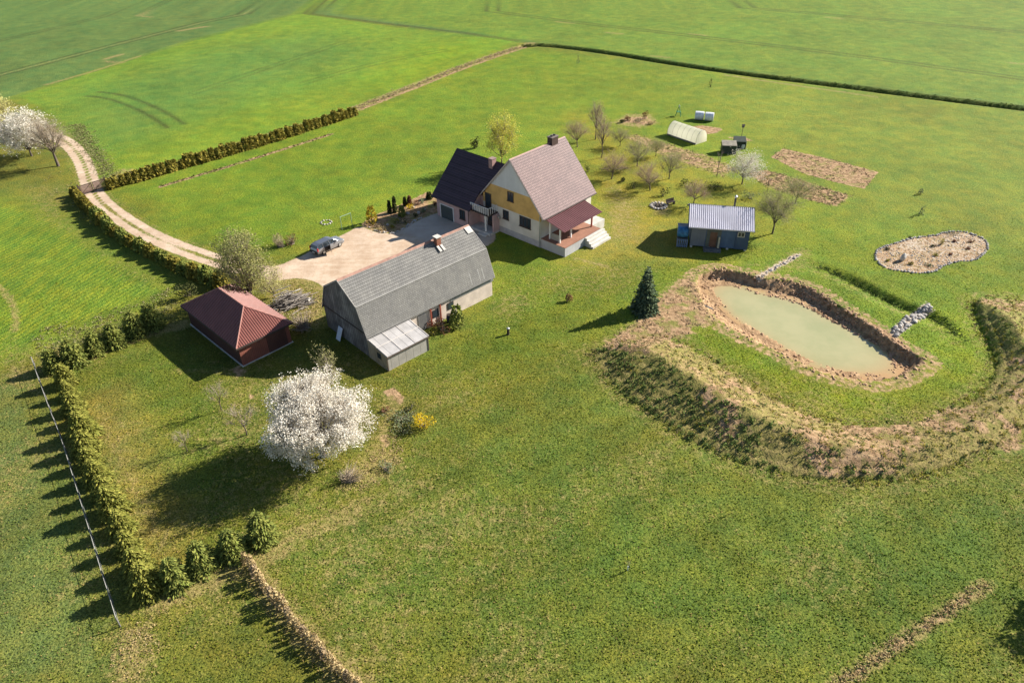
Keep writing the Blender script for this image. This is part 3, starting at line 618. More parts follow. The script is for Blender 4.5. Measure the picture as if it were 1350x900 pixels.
# wing
WE, WS = 3.0, (8.5-3.0)/5.55
wz = lambda u: 8.5 - WS*abs(u+2.45)
part('wing_wall', MB().prism([(u_, 6.06, b_) for u_, b_ in [(-7.6,0),(2.7,0),(2.7,wz(2.7)-.2),(-2.45,8.28),(-7.6,wz(-7.6)-.2)]], (0, 6.66, 0)).box(-5.45, 2.6, 5.2, 6.05, 0, 4.4), M['pink_plaster'], hs, 'pale pink plastered walls of the lower wing')
def wslope(sg):
    e = -2.45+sg*5.55; ve = [5.5, 13.3]
    if sg < 0: pts = [(-8.0, 5.5, 3.0), (-8.0, 13.3, 3.0), (-2.45, 13.3, 8.5), (-2.45, 2.0, 8.5), (-5.70, 4.98, wz(-5.70)), (-5.76, 5.5, wz(-5.76))]
    else: pts = [(3.1, 13.3, 3.0), (3.1, 5.3, 3.0), (-2.45, 2.0, 8.5), (-2.45, 13.3, 8.5)]
    n = Vector((sg*WS, 0, 1)).normalized()*.13
    return [(p[0], p[1], p[2]-.12) for p in pts], tuple(n)
p_, n_ = wslope(-1); part('wing_roof', MB().prism(p_, n_), tiles('wing_shade_tiles', (.058,.038,.052), (.068,.046,.06), .3, .26), hs, 'tiled slope over the garage, shade painted into its colour')  # tile colour carries the bluish shade of the side away from the sun
p_, n_ = wslope(1); part('wing_roof', MB().prism(p_, n_), M['shade_tiles'], hs)
part('ridge_cap', MB().prism([(-2.67, 13.32, 8.32), (-2.45, 13.32, 8.56), (-2.23, 13.32, 8.32)], (0, -11.2, 0)), M['fascia'], hs)
part('gutter', MB().tube((-8.07, 5.5, 2.96), (-8.07, 13.3, 2.96), .07, n=8), M['fascia'], hs)
part('downpipe', MB().tube((-7.68, 6.15, .05), (-7.68, 6.15, 2.9), .05, n=8), M['fascia'], hs)
wc = part('chimney', MB().box(-3.35, -2.55, 5.4, 6.1, 7.6, 9.0), plain('rose_render', (.34,.21,.19), .8, .12), hs, 'small rose rendered chimney on the wing')
part('chimney_cap', MB().box(-3.40, -2.50, 5.35, 6.15, 9.002, 9.07), plain('cap_rose', (.27,.19,.17), .8, .1), wc)
gd = part('garage_door', MB().box(-7.604, -7.66, 9.30, 11.85, .02, 2.05), M['door_dark'], hs)
gf = MB().box(-7.606, -7.70, 9.16, 9.298, 0, 2.16).box(-7.606, -7.70, 11.852, 11.99, 0, 2.16).box(-7.606, -7.70, 9.298, 11.852, 2.052, 2.16)
part('door_frame', gf, M['white_frame'], gd)
window(hs, -7.6, 6.88, 7.95, 1.02, 2.42, 1)
# entrance and balcony
part('balcony_slab', MB().box(-7.45, -5.53, 2.45, 5.98, 2.78, 2.97), M['fascia'], hs)
rl = MB()
for q in np.linspace(2.55, 5.9, 9): rl.box(-7.42, -7.37, q-.025, q+.025, 2.975, 3.92)
for q in np.linspace(-7.35, -5.65, 5): rl.box(q-.025, q+.025, 2.50, 2.55, 2.975, 3.92)
rl.box(-7.44, -7.35, 2.49, 5.95, 3.925, 3.99); rl.box(-7.345, -5.6, 2.49, 2.56, 3.925, 3.99)
for q in np.linspace(2.75, 5.75, 16): rl.box(-7.41, -7.385, q-.03, q+.03, 3.06, 3.85)
part('balcony_railing', rl, M['white_paint'], hs, 'white balcony railing over the entrance')
part('porch_column', MB().lathe([(.16, .35), (.13, .5), (.13, 2.62), (.17, 2.775)], 12, (-7.1, 3.35, 0)), M['white_paint'], hs)
part('entrance_step', MB().box(-7.5, -5.53, 2.2, 6.04, 0, .34).box(-8.1, -7.505, 2.5, 3.9, 0, .18), M['concrete'], hs)
ed = part('entrance_door', MB().box(-5.523, -5.60, 3.3, 4.4, .36, 2.45), M['frame'], hs)
part('pane', MB().box(-5.602, -5.615, 3.55, 4.15, 1.2, 2.25), M['glass'], ed)
part('porch_wall', MB().box(-6.7, -5.53, 2.22, 2.42, .345, 2.775), M['pink_plaster'], hs)
dsh = MB().lathe([(.34, 0), (.30, .07), (.12, .13)], 16, (0, 0, 0), 'x'); 
dso = part('satellite_dish', dsh, M['galv'], hs); dso.location = (-5.75, 2.1, 2.3); dso.rotation_euler = (0, R(25), R(160))
# terrace
part('terrace_wall', MB().box(-5.36, 2.25, -9.38, -5.27, 0, 1.30), siding('terrace_block', (.40,.40,.41), (1.6, 0, 0), .08, .8, .35, .03), hs)
part('terrace_deck', MB().box(-5.40, 2.29, -9.42, -5.28, 1.305, 1.37), M['deck'], hs, 'terracotta boards of the terrace')
part('terrace_floor', MB().box(2.255, 5.2, -8.0, -5.28, 0, 1.28), M['concrete'], hs)
st = MB()
for k in range(4): st.box(-1.15, 2.9, -9.385-.36*(k+1)+ (0 if k else 0), -9.385-.36*k, 0, 1.18-.30*k)
part('steps', st, M['concrete'], hs, 'pale concrete steps down from the terrace')
def ribbed(mb, a, b, c, d, n, hgt=.05, thick=.03, duty=.45):
    """sheet a-b (top edge) to d-c (bottom edge) with n raised ribs that run down the slope"""
    a, b, c, d = map(Vector, (a, b, c, d)); nr = (b-a).cross(d-a).normalized(); nr = nr if nr.z > 0 else -nr
    mb.prism([tuple(p-nr*thick) for p in (a, b, c, d)], tuple(nr*thick))
    for k in range(n):
        t0 = (k+.5-duty/2)/n; t1 = (k+.5+duty/2)/n; tm0 = (k+.5-duty*.27)/n; tm1 = (k+.5+duty*.27)/n
        q = [a+(b-a)*t for t in (t0, tm0, tm1, t1)]; r_ = [d+(c-d)*t for t in (t0, tm0, tm1, t1)]
        up = nr*hgt; e = nr*.003
        top = [q[0]+e, q[1]+up, q[2]+up, q[3]+e]; bot = [r_[0]+e, r_[1]+up, r_[2]+up, r_[3]+e]
        mb.add(top+bot, [(0,1,5,4), (1,2,6,5), (2,3,7,6), (0,3,2,1), (4,5,6,7)])
    return mb
part('porch_roof', ribbed(MB(), (3.05,-5.95,4.22), (-5.25,-5.95,4.22), (-5.25,-9.05,3.42), (3.05,-9.05,3.42), 24, .06), M['wine_metal'], hs, 'wine coloured sheet roof over the terrace')
for q in ((-4.7,-7.95), (-4.65,-6.2), (-2.5,-8.05), (1.85,-8.2)):
    part('porch_post', MB().box(q[0]-.09, q[0]+.09, q[1]-.09, q[1]+.09, 1.372, 4.22+(q[1]+5.95)*.258-.045), M['white_paint'] if q[0] < 0 else M['rust_red'], hs)
part('porch_screen', MB().box(-4.6, -4.56, -7.8, -6.35, 1.375, 2.3), M['poly_wall'], hs)
dd_ = part('terrace_door', MB().box(-1.2, .6, -5.244, -5.262, 1.375, 3.4), M['glass'], hs)
part('terrace_window', MB().box(1.6, 3.2, -5.244, -5.262, 2.2, 3.4), M['glass'], hs)
# ------------------------------------------------------------------ barn
bl_, by_ = yaw_frame(-11.5719, 70.0816, .7585)
bn = thing('barn', 'long barn with a grey slate mansard roof and weathered board gable beside the yard', 'barn', bl_, by_)
bp = [(-4.15, -.6), (4.15, -.6), (4.15, 2.75), (3.0, 5.62), (0, 7.60), (-3.0, 5.62), (-4.15, 2.75)]
part('wall', MB().prism([(-8.86, a, b) for a, b in bp], (17.7, 0, 0)), plain('cream_plaster', (.56,.47,.40), .85, .14, .9, .1), bn, 'whitewashed long walls')
up_ = [(-4.14, 3.0), (4.14, 3.0), (3.02, 5.66), (0, 7.64), (-3.02, 5.66)]
part('gable_boards', MB().prism([(-9.0, a, b) for a, b in up_], (.13, 0, 0)), M['wood_grey'], bn, 'weathered board gable')
part('gable_wall', MB().prism([(-8.94, a, b) for a, b in [(-4.16,-.6),(4.16,-.6),(4.16,2.99),(-4.16,2.99)]], (.07, 0, 0)), M['wood_grey'], bn)
part('gable_ledge', MB().box(-9.05, -9.005, -4.2, 4.2, 2.88, 3.0), M['fascia'], bn)
def bslope(sg):
    pts = [(0, 7.81), (3.06, 5.81), (4.36, 2.58)]
    mb = MB()
    for (v0, z0), (v1, z1) in zip(pts, pts[1:]):
        n = Vector((0, (z0-z1)*sg, (v1-v0))).normalized()*.10
        mb.prism([(-9.05, sg*v0, z0-.10), (9.05, sg*v0, z0-.10), (9.05, sg*v1, z1-.10), (-9.05, sg*v1, z1-.10)], tuple(n))
    return mb
part('roof', bslope(-1), M['slates'], bn, 'grey slate slope facing the lawn'); part('roof', bslope(1), M['slates'], bn)
part('ridge_cap', MB().prism([(-9.08, -.2, 7.70), (-9.08, 0, 7.90), (-9.08, .2, 7.70)], (18.16, 0, 0)), plain('rusty_ridge', (.30,.17,.13), .7, .25, 2), bn)
vb2 = MB(); kn = MB().tube((-9.06, -3.09, 5.83), (9.06, -3.09, 5.83), .05, n=6)
part('knee_flashing', kn, plain('knee_grey', (.33,.32,.30), .7, .1), bn)
vb = MB()
for sg in (-1, 1):
    for (v0, z0), (v1, z1) in (((0, 7.86), (3.10, 5.84)), ((3.10, 5.84), (4.42, 2.56))):
        for q in (-9.10, 9.055): (vb if q < 0 else vb2).prism([(q, sg*v0, z0), (q, sg*v1, z1), (q, sg*v1, z1-.2), (q, sg*v0, z0-.2)], (.045, 0, 0))
gvm = plain('grey_verge', (.40,.37,.34), .8, .2); part('verge_board', vb, gvm, bn); part('verge_board', vb2, gvm, bn)
bc = part('chimney', MB().box(3.55, 4.15, -.95, -.35, 6.9, 8.35), M['brick'], bn, 'short red brick chimney')
part('chimney_cap', MB().box(3.47, 4.23, -1.03, -.27, 8.352, 8.45), M['concrete'], bc)
fb = MB().prism([(3.45,-1.62,6.98),(3.75,-1.62,6.98),(3.75,-.97,7.36),(3.45,-.97,7.36)], (0,.02,.05)).prism([(3.95,-1.62,6.98),(4.25,-1.62,6.98),(4.25,-.97,7.36),(3.95,-.97,7.36)], (0,.02,.05))
part('flashing', fb, M['concrete'], bc)
lp = MB()
for q in (5.6, 6.9, 7.5): lp.prism([(q,-3.75,4.20),(q+.09,-3.75,4.20),(q+.09,-4.30,2.83),(q,-4.30,2.83)], (0,-.03,.012))
part('roof_patch', lp, plain('pale_streak', (.30,.295,.28), .9, .1), bn, 'pale streaked slates near the eave')
rk = part('ridge_patch', MB().prism([(8.2,-.95,7.28),(9.0,-.95,7.28),(9.0,-.22,7.76),(8.2,-.22,7.76)], (0,-.01,.03)), M['concrete'], bn)
for q in (-.56, .79): part('post', MB().box(q-.08, q+.08, -4.34, -4.20, -.3, 2.46), M['rust_red'], bn, 'rust red post on the long wall')
for a, b, c0, c1, lab in ((-2.3,-1.1,0,2.1,'door'), (-.35,.55,.9,1.9,'window'), (1.9,2.8,1.0,1.9,'window')):
    f_ = part(lab, MB().box(a, b, -4.153, -4.21, c0, c1), M['frame'] if lab == 'window' else M['wood_grey_x'], bn)
    if lab == 'window': part('pane', MB().box(a+.08, b-.08, -4.212, -4.225, c0+.08, c1-.08), M['glass'], f_)
part('eave_board', MB().box(2.4, 9.0, -4.20, -4.155, 1.95, 2.60), plain('grey_board', (.22,.22,.22), .8, .2), bn)
# lean-to against the barn
lt = thing('lean_to_greenhouse', 'low lean-to with a milky sheet roof built against the barn end', 'greenhouse', bl_, by_)
part('roof', MB().prism([(-9.02,-4.22,2.34),(-3.45,-4.22,2.34),(-3.60,-7.72,1.84),(-9.05,-7.72,1.84)], (0,0,.05)), M['poly'], lt, 'milky corrugated sheet roof')
rb_ = MB()
for q in (-8.98, -7.2, -5.4, -3.62): rb_.prism([(q,-4.25,2.395),(q+.07,-4.25,2.395),(q+.07,-7.74,1.897),(q,-7.74,1.897)], (0,0,.035))
rb_.prism([(-9.04,-5.9,2.158),(-3.52,-5.9,2.158),(-3.52,-5.97,2.147),(-9.04,-5.97,2.147)], (0,0,.03))
part('roof_batten', rb_, plain('pale_batten', (.52,.48,.44), .7, .1), lt)
wl = MB().box(-8.95, -3.70, -7.62, -7.56, -.1, 1.80)
part('front_wall', wl, M['poly_wall'], lt)
part('side_wall', MB().prism([(-8.98,-4.18,-.3),(-8.98,-7.62,-.3),(-8.98,-7.62,1.80),(-8.98,-4.18,2.28)], (.06,0,0)), M['ply'], lt)
part('side_wall', MB().prism([(-3.72,-4.18,-.1),(-3.72,-7.55,-.1),(-3.72,-7.55,1.80),(-3.72,-4.18,2.28)], (.05,0,0)), M['poly_wall'], lt)
fr_ = MB().box(-9.03, -8.93, -7.68, -7.625, -.2, 1.83).box(-9.06, -3.58, -7.79, -7.73, 1.72, 1.85).box(-3.74, -3.64, -7.68, -7.625, -.1, 1.83)
part('frame', fr_, plain('old_brown_wood', (.10,.075,.06), .8, .2), lt)
dr_ = part('door', MB().box(-9.0, -8.985, -6.7, -5.7, -.1, 1.75), plain('door_wood', (.30,.25,.17), .8, .2), lt)
part('pane', MB().box(-9.02, -9.003, -6.55, -5.85, .9, 1.6), M['glass'], dr_)
bo = thing('leaning_board', 'pale blue white board leaning against the barn gable', 'board', bl_, by_)
bq = part('board_panel', MB().prism([(-9.75,.55,-.2),(-9.75,1.35,-.2),(-9.12,1.30,1.45),(-9.12,.50,1.45)], (.05,0,.02)), plain('bluish_white_board', (.62,.66,.72), .6, .06), bo)
# ------------------------------------------------------------------ red garage
gl_, gy2 = yaw_frame(-30.4474, 65.6957, -.7626)
gs = thing('wooden_garage', 'dark red brown board garage with a hipped red sheet roof', 'garage', gl_, gy2)
gp = [(-5.78,-2.95),(5.78,-2.95),(5.78,2.95),(-5.78,2.95)]
part('wall', MB().box(-5.78, 5.70, -2.95, 2.95, -.2, 2.62), M['red_boards'], gs)
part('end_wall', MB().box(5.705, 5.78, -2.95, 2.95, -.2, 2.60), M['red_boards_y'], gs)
E_ = 2.59; A_ = [(-6.148,-3.32,E_),(6.148,-3.32,E_),(6.148,3.32,E_),(-6.148,3.32,E_)]; B_ = [(-2.725,0,4.79),(2.725,0,4.79)]
def rslope(pts, n, mi):
    """ribbed hip slope: ribs follow the fall of the slope and stop at the hips"""
    mb = MB(); a, b = Vector(pts[0]), Vector(pts[1]); nr = None
    q = [Vector(p) for p in pts]; nr = (q[1]-q[0]).cross(q[2]-q[0]).normalized(); nr = nr if nr.z > 0 else -nr
    mb.prism([tuple(p-nr*.04) for p in q], tuple(nr*.04)); ex = (b-a).normalized(); ey = nr.cross(ex); ey = ey if ey.z > 0 else -ey
    L = (b-a).length; top = [((p-a).dot(ex), (p-a).dot(ey)) for p in q]
    def hmax(s):
        best = 0; m = len(top)
        for i in range(1, m):
            (x0, y0), (x1, y1) = top[i], top[(i+1) % m]
            if min(x0, x1) <= s <= max(x0, x1) and abs(x1-x0) > 1e-6: best = max(best, y0+(y1-y0)*(s-x0)/(x1-x0))
        return best
    for k in range(n):
        s0 = L*(k+.28)/n; s1 = L*(k+.72)/n; h0, h1 = hmax(s0), hmax(s1)
        if min(h0, h1) < .1: continue
        e = nr*.003; u_ = nr*.05
        p0 = a+ex*s0; p1 = a+ex*s1; sm0 = s0+(s1-s0)*.25; sm1 = s1-(s1-s0)*.25
        vs_ = [p0+e, a+ex*sm0+u_, a+ex*sm1+u_, p1+e, p0+ey*h0+e, a+ex*sm0+ey*(h0*.75+h1*.25)+u_, a+ex*sm1+ey*(h0*.25+h1*.75)+u_, p1+ey*h1+e]
        mb.add(vs_, [(0,1,5,4),(1,2,6,5),(2,3,7,6),(0,3,2,1),(4,5,6,7)])
    return mb
for pts, n in (([A_[0],A_[1],B_[1],B_[0]], 30), ([A_[1],A_[2],B_[1]], 26), ([A_[2],A_[3],B_[0],B_[1]], 30), ([A_[3],A_[0],B_[0]], 26)):
    part('roof', rslope(pts, n, 0), M['red_metal'], gs)
hp = MB(); hp.tube((B_[0][0],0,4.80), (B_[1][0],0,4.80), .09, n=6)
for q, r_ in ((A_[0],B_[0]), (A_[3],B_[0]), (A_[1],B_[1]), (A_[2],B_[1])): hp.tube((q[0],q[1],q[2]+.02), (r_[0],r_[1],r_[2]+.01), .08, n=6)
part('hip_cap', hp, plain('pale_red_cap', (.34,.16,.13), .5, .1), gs)
fb = MB().box(-6.15, 6.15, -3.37, -3.325, 2.42, 2.60).box(6.152, 6.20, -3.37, 3.37, 2.42, 2.60).box(-6.15, 6.15, 3.325, 3.37, 2.42, 2.60)
part('fascia', fb, M['fascia'], gs)
part('door', MB().box(5.784, 5.83, .2, 2.5, -.1, 2.2), siding('dark_doors', (.10,.045,.035), (0, 5, 0), .15, .8), gs)
part('footing', MB().box(-5.9, 5.9, -3.07, 3.07, -.3, .08), M['concrete'], gs)
# ------------------------------------------------------------------ blue cabin
sl_, sy_ = yaw_frame(28.2552, 87.4217, -.1884)
cb_ = thing('sauna_cabin', 'small blue grey board cabin with a striped corrugated steel roof on short piers', 'cabin', sl_, sy_)
cp = [(-3.36,.25),(3.36,.25),(3.36,3.0),(0,4.42),(-3.36,3.0)]
part('wall', MB().prism([(-3.7, a, b) for a, b in cp], (7.4, 0, 0)), M['blue_boards'], cb_)
part('side_panel', MB().box(-3.72, -1.82, -3.40, -3.364, .3, 2.9), M['grey_sheet'], cb_, 'grey sheeted left part of the front')
part('wall_return', MB().box(2.0, 3.72, -3.42, -3.364, .22, 2.8), siding('darker_blue_boards', (.06,.09,.15), (5, 0, 0), .1, .7), cb_)
for sg in (-1, 1):
    part('roof', ribbed(MB(), (-4.206*sg,0,4.594), (4.206*sg,0,4.594), (4.206*sg,3.62*sg,2.934), (-4.206*sg,3.62*sg,2.934), 32, .16, .03, .80), M['steel'], cb_, 'corrugated steel slope')
tb = MB().tube((-4.22,0,4.66), (4.22,0,4.66), .10, n=6)
for q in (-4.25, 4.21): 
    for sg in (-1, 1): tb.prism([(q,0,4.66),(q,sg*3.66,2.98),(q,sg*3.66,2.80),(q,0,4.46)], (.05,0,0))
part('roof_trim', tb, plain('dark_steel_trim', (.11,.12,.15), .5, .1), cb_)
dr_ = part('doorway', MB().box(-1.72, .15, -3.364, -3.42, .28, 2.86), plain('green_grey_porch', (.11,.12,.10), .8, .15), cb_)
part('door', MB().box(-1.25, -.35, -3.422, -3.46, .32, 2.45), plain('brown_door', (.16,.085,.055), .6, .2), dr_)
part('door_leaf', MB().box(-.16, .06, -3.424, -3.80, .34, 1.9), plain('pale_door_leaf', (.42,.40,.32), .7, .1), dr_)
wn = MB().box(2.20,3.10,-3.424,-3.48,2.0,2.08).box(2.20,3.10,-3.424,-3.48,2.62,2.70).box(2.20,2.28,-3.424,-3.48,2.082,2.618).box(3.02,3.10,-3.424,-3.48,2.082,2.618).box(2.62,2.68,-3.424,-3.47,2.082,2.618)
wf = part('window', wn, plain('cream_frame', (.5,.46,.38), .6, .1), cb_); part('pane', MB().box(2.24,3.06,-3.423,-3.44,2.04,2.66), M['glass'], wf)
ck = part('chimney_pipe', MB().lathe([(.13,3.85),(.13,5.55)], 12, (1.75,1.0,0)), M['black_metal'], cb_)
part('chimney_cap', MB().lathe([(.17,5.552),(.17,5.75),(.22,5.76),(.05,5.9)], 12, (1.75,1.0,0)), M['galv'], ck)
part('deck_step', MB().box(-1.95, .35, -4.15, -3.43, .10, .24).box(-1.9,.3,-4.5,-4.16,0,.11), M['wood_grey_x'], cb_)
for q in (-3.5, -1.2, 1.2, 3.5):
    for r_ in (-3.2, 3.1): part('pier', MB().box(q-.15, q+.15, r_-.15, r_+.15, -.15, .248), M['concrete'], cb_)
# tank on pallets beside it
tk = thing('water_tank', 'blue tarp wrapped tank beside the blue cabin', 'tank', sl_, sy_)
tm_ = MB().lathe([(.05,-.74),(.55,-.72),(.72,-.55),(.74,0),(.72,.55),(.55,.72),(.05,.74)], 18, (-4.78,-2.9,1.95), 'x')
part('tank_body', tm_, plain('blue_tarp', (.05,.17,.32), .35, .3, 3, .3), tk, smooth=True)
part('tank_lid', MB().box(-5.5,-4.0,-2.75,-1.5,2.45,2.53), plain('grey_board_lid', (.33,.32,.31), .8, .15), tk)
cr_ = thing('pallet_rack', 'bluish slatted pallet rack under the blue tank beside the cabin', 'rack', sl_, sy_)
pl = MB()
for k in range(6): pl.box(-5.42+k*.25, -5.28+k*.25, -3.58, -3.54, 0, 1.18)
pl.box(-5.42,-4.03,-3.535,-3.48,.1,.22).box(-5.42,-4.03,-3.535,-3.48,.95,1.07)
part('slat_front', pl, plain('blue_grey_pallet', (.17,.22,.32), .8, .15), cr_)
part('rack_frame', MB().box(-5.42,-5.32,-3.475,-2.0,0,1.15).box(-4.13,-4.03,-3.475,-2.0,0,1.15).box(-5.315,-4.135,-3.4,-2.1,1.08,1.15), M['wood_grey_x'], cr_)
# ------------------------------------------------------------------ plants
L = {}
L['blossom'] = leafmat('white_blossom', [(0.800,0.752,0.670),(0.620,0.554,0.465),(0.830,0.812,0.744),(0.560,0.505,0.409),(0.780,0.733,0.632),(0.830,0.792,0.716)], .30)
L['blossom2'] = leafmat('pale_blossom', [(0.775,0.712,0.625),(0.525,0.450,0.362),(0.820,0.775,0.700),(0.375,0.312,0.237)], .3)
L['twig'] = plain('grey_brown_twigs', (.34,.28,.22), .9, .25, 2)
L['twig_r'] = plain('reddish_twigs', (.38,.28,.21), .9, .25, 2)
L['bud'] = leafmat('budding_leaf', [(0.304,0.319,0.104),(0.399,0.383,0.162),(0.228,0.255,0.085)], .3)
L['budr'] = leafmat('brown_bud', [(0.374,0.272,0.170),(0.289,0.238,0.119),(0.442,0.323,0.221)], .3)
L['yellow'] = leafmat('yellow_green_leaf', [(0.592,0.550,0.086),(0.452,0.451,0.086),(0.696,0.616,0.157)], .35)
L['willow'] = leafmat('young_willow_leaf', [(0.264,0.279,0.078),(0.357,0.341,0.132),(0.186,0.209,0.070),(0.419,0.388,0.186)], .3)
L['cream'] = leafmat('cream_yellow_blossom', [(0.585,0.546,0.208),(0.390,0.377,0.143),(0.676,0.624,0.312)], .3)
L['gold'] = leafmat('golden_thuja', [(0.266,0.220,0.046),(0.145,0.142,0.034),(0.362,0.283,0.057),(0.169,0.167,0.034)], .15)
L['goldy'] = leafmat('golden_yellow_thuja', [(.42,.31,.03),(.28,.22,.03),(.52,.38,.04)], .2)
L['spruceg'] = leafmat('spruce_needles', [(0.164,0.207,0.046),(0.252,0.269,0.066),(0.107,0.138,0.037),(0.328,0.323,0.079)], .12)
L['sprucey'] = leafmat('golden_spruce_needles', [(0.235,0.232,0.045),(0.157,0.174,0.038),(0.323,0.302,0.070),(0.108,0.128,0.030)], .12)
L['blue'] = leafmat('blue_spruce_needles', [(0.084,0.119,0.069),(0.144,0.182,0.108),(0.060,0.088,0.047),(0.110,0.142,0.079)], .08)
L['dark'] = leafmat('dark_shrub_leaf', [(0.056,0.069,0.025),(0.088,0.094,0.035),(0.044,0.056,0.022)], .12)
L['fors'] = leafmat('yellow_blossom', [(.72,.52,.02),(.60,.42,.015),(.78,.60,.05)], .3)
L['red'] = leafmat('red_brown_leaf', [(.20,.085,.05),(.15,.07,.045),(.26,.13,.08)], .2)
L['straw'] = leafmat('dry_straw', [(0.468,0.364,0.182),(0.364,0.260,0.130),(0.546,0.429,0.234),(0.286,0.221,0.104)], .2)
L['straw2'] = leafmat('dry_weed', [(0.406,0.304,0.189),(0.290,0.217,0.131),(0.478,0.377,0.232)], .2)
L['weed'] = leafmat('mound_weed', [(0.079,0.118,0.037),(0.136,0.180,0.051),(0.057,0.090,0.031),(0.185,0.226,0.065),(0.106,0.154,0.043)], .15)
L['weedy'] = leafmat('yellow_green_weed', [(0.280,0.252,0.042),(0.182,0.182,0.042),(0.392,0.322,0.042)], .2)
L['greyg'] = leafmat('grey_green_leaf', [(0.192,0.228,0.120),(0.132,0.168,0.084),(0.240,0.264,0.156)], .2)
L['olive'] = leafmat('olive_leaf', [(0.243,0.236,0.101),(0.176,0.176,0.068),(0.338,0.311,0.162)], .25)
def bez(a, b, c, n):
    t = np.linspace(0, 1, n+1)[:, None]; return (1-t)**2*a + 2*t*(1-t)*b + t*t*c
def tree_data(rng, h, w, fork=.25, lobes=9, tips=26, lobe_r=.33, cz=None, rz=None, trunk_r=None, up=.35, lean=(0, 0), seg=3):
    """limbs and twigs of a broad-leaved tree: trunk, limbs to lobes of the crown, twigs to the tips"""
    cz = h*.62 if cz is None else cz; rz = h-cz if rz is None else rz; rx = w/2; tr = trunk_r or .020*h+.04
    fk = np.array([lean[0]*fork, lean[1]*fork, h*fork]); P0, P1, R0, R1 = [], [], [], []
    tp = bez(np.zeros(3), fk*.5+rng.normal(0, .02*h, 3)*[1,1,0], fk, 3)
    for i in range(3): P0.append(tp[i]); P1.append(tp[i+1]); R0.append(tr*(1-.12*i)); R1.append(tr*(1-.12*(i+1)))
    C = []
    for k in range(lobes):
        u_ = (k+.5)/lobes; ph = k*2.399963+rng.uniform(-.4, .4); ct = 1-1.75*u_; st_ = math.sqrt(max(0, 1-ct*ct)); q = rng.uniform(.58, .78)
        C.append([math.cos(ph)*st_*rx*q+lean[0], math.sin(ph)*st_*rx*q+lean[1], cz+ct*rz*q])
    C.append([lean[0], lean[1], cz+.1*rz]); C = np.array(C); T0, T1, S0, S1, tipsP, tipsD = [], [], [], [], [], []
    for c in C:
        d = c-fk; mid = fk+d*.45+np.array([0, 0, up*.25*np.linalg.norm(d)])+rng.normal(0, .06*w, 3)
        if mid[2] < fk[2]*.8: mid[2] = fk[2]*.8
        b = bez(fk-[0, 0, rng.uniform(0, .12)*h*fork], mid, c, 4); r_ = tr*rng.uniform(.38, .55)
        for i in range(4): P0.append(b[i]); P1.append(b[i+1]); R0.append(r_*(1-.2*i)); R1.append(r_*(1-.2*(i+1)))
        for j in range(tips):
            v = rng.normal(size=3); v[2] += up; v /= np.linalg.norm(v); rr = lobe_r*w*rng.uniform(.55, 1.05)
            e = c+v*rr*np.array([1, 1, rz/rx if rz < rx else 1.0]); s = b[2]+(b[4]-b[2])*rng.random()
            m_ = (s+e)/2+rng.normal(0, .09*rr+.02, 3); pts = bez(s, m_, e, seg)
            for i in range(seg): T0.append(pts[i]); T1.append(pts[i+1]); S0.append(1-.8*i/seg); S1.append(1-.8*(i+1)/seg)
            tipsP.append(pts[-1]); tipsD.append(pts[-1]-pts[-2])
            for q in range(2):
                a_ = pts[rng.integers(1, seg+1)]; e2 = a_+rng.normal(0, .16*lobe_r*w, 3)+v*.22*rr
                T0.append(a_); T1.append(e2); S0.append(.45); S1.append(.15); tipsP.append(e2); tipsD.append(e2-a_)
    return (np.array(P0), np.array(P1), np.array(R0), np.array(R1)), (np.array(T0), np.array(T1), np.array(S0), np.array(S1)), np.array(tipsP), np.array(tipsD)
def make_tree(name, data, twig_r, twig_mat, leaf=None, size=.12, per=8, spread=.25, rng=None, bark=None):
    limbs, tw, tp, td = data
    v, f = tubes(*limbs, n=6); tk_ = npmesh('trunk', v, f, bark or M['bark'], smooth=True)
    v, f = tubes(tw[0], tw[1], tw[2]*twig_r, tw[3]*twig_r, n=3); ps = [(v, f)]; mats = [twig_mat]
    if leaf is not None:
        C = np.repeat(tp, per, 0)+rng.normal(0, spread, (len(tp)*per, 3)); ps.append(cards(C, size, rng, .3)); mats.append(leaf)
    v, f, mi = joinq(ps); return tk_, npmesh('crown', v, f, mats, mi)
def plant_tree(name, meshes, label, cat, px, py, group=None, yaw=0.0, sc=(1, 1, 1), at=None, dz=0.0):
    x_, y_ = (at if at is not None else G(px, py)[:2]); o = thing(name, label, cat, (x_, y_, ground_z(x_, y_)-.02+dz), yaw, group); o.scale = sc
    for nme, me in zip(('trunk', 'crown'), meshes): link(nme, me, o)
    return o
RNG = np.random.default_rng(11)
# -- big blossom tree
rg = np.random.default_rng(5)
dt = tree_data(rg, 8.5, 9.9, .20, 30, 36, .145, cz=4.5, rz=3.8, trunk_r=.26, up=.25)
plant_tree('blossom_tree', make_tree('b', dt, .028, L['twig'], L['blossom'], .105, 18, .18, rg), 'large round tree covered in white blossom on the lawn below the barn', 'tree', 0, 0, at=G(427, 601)[:2])
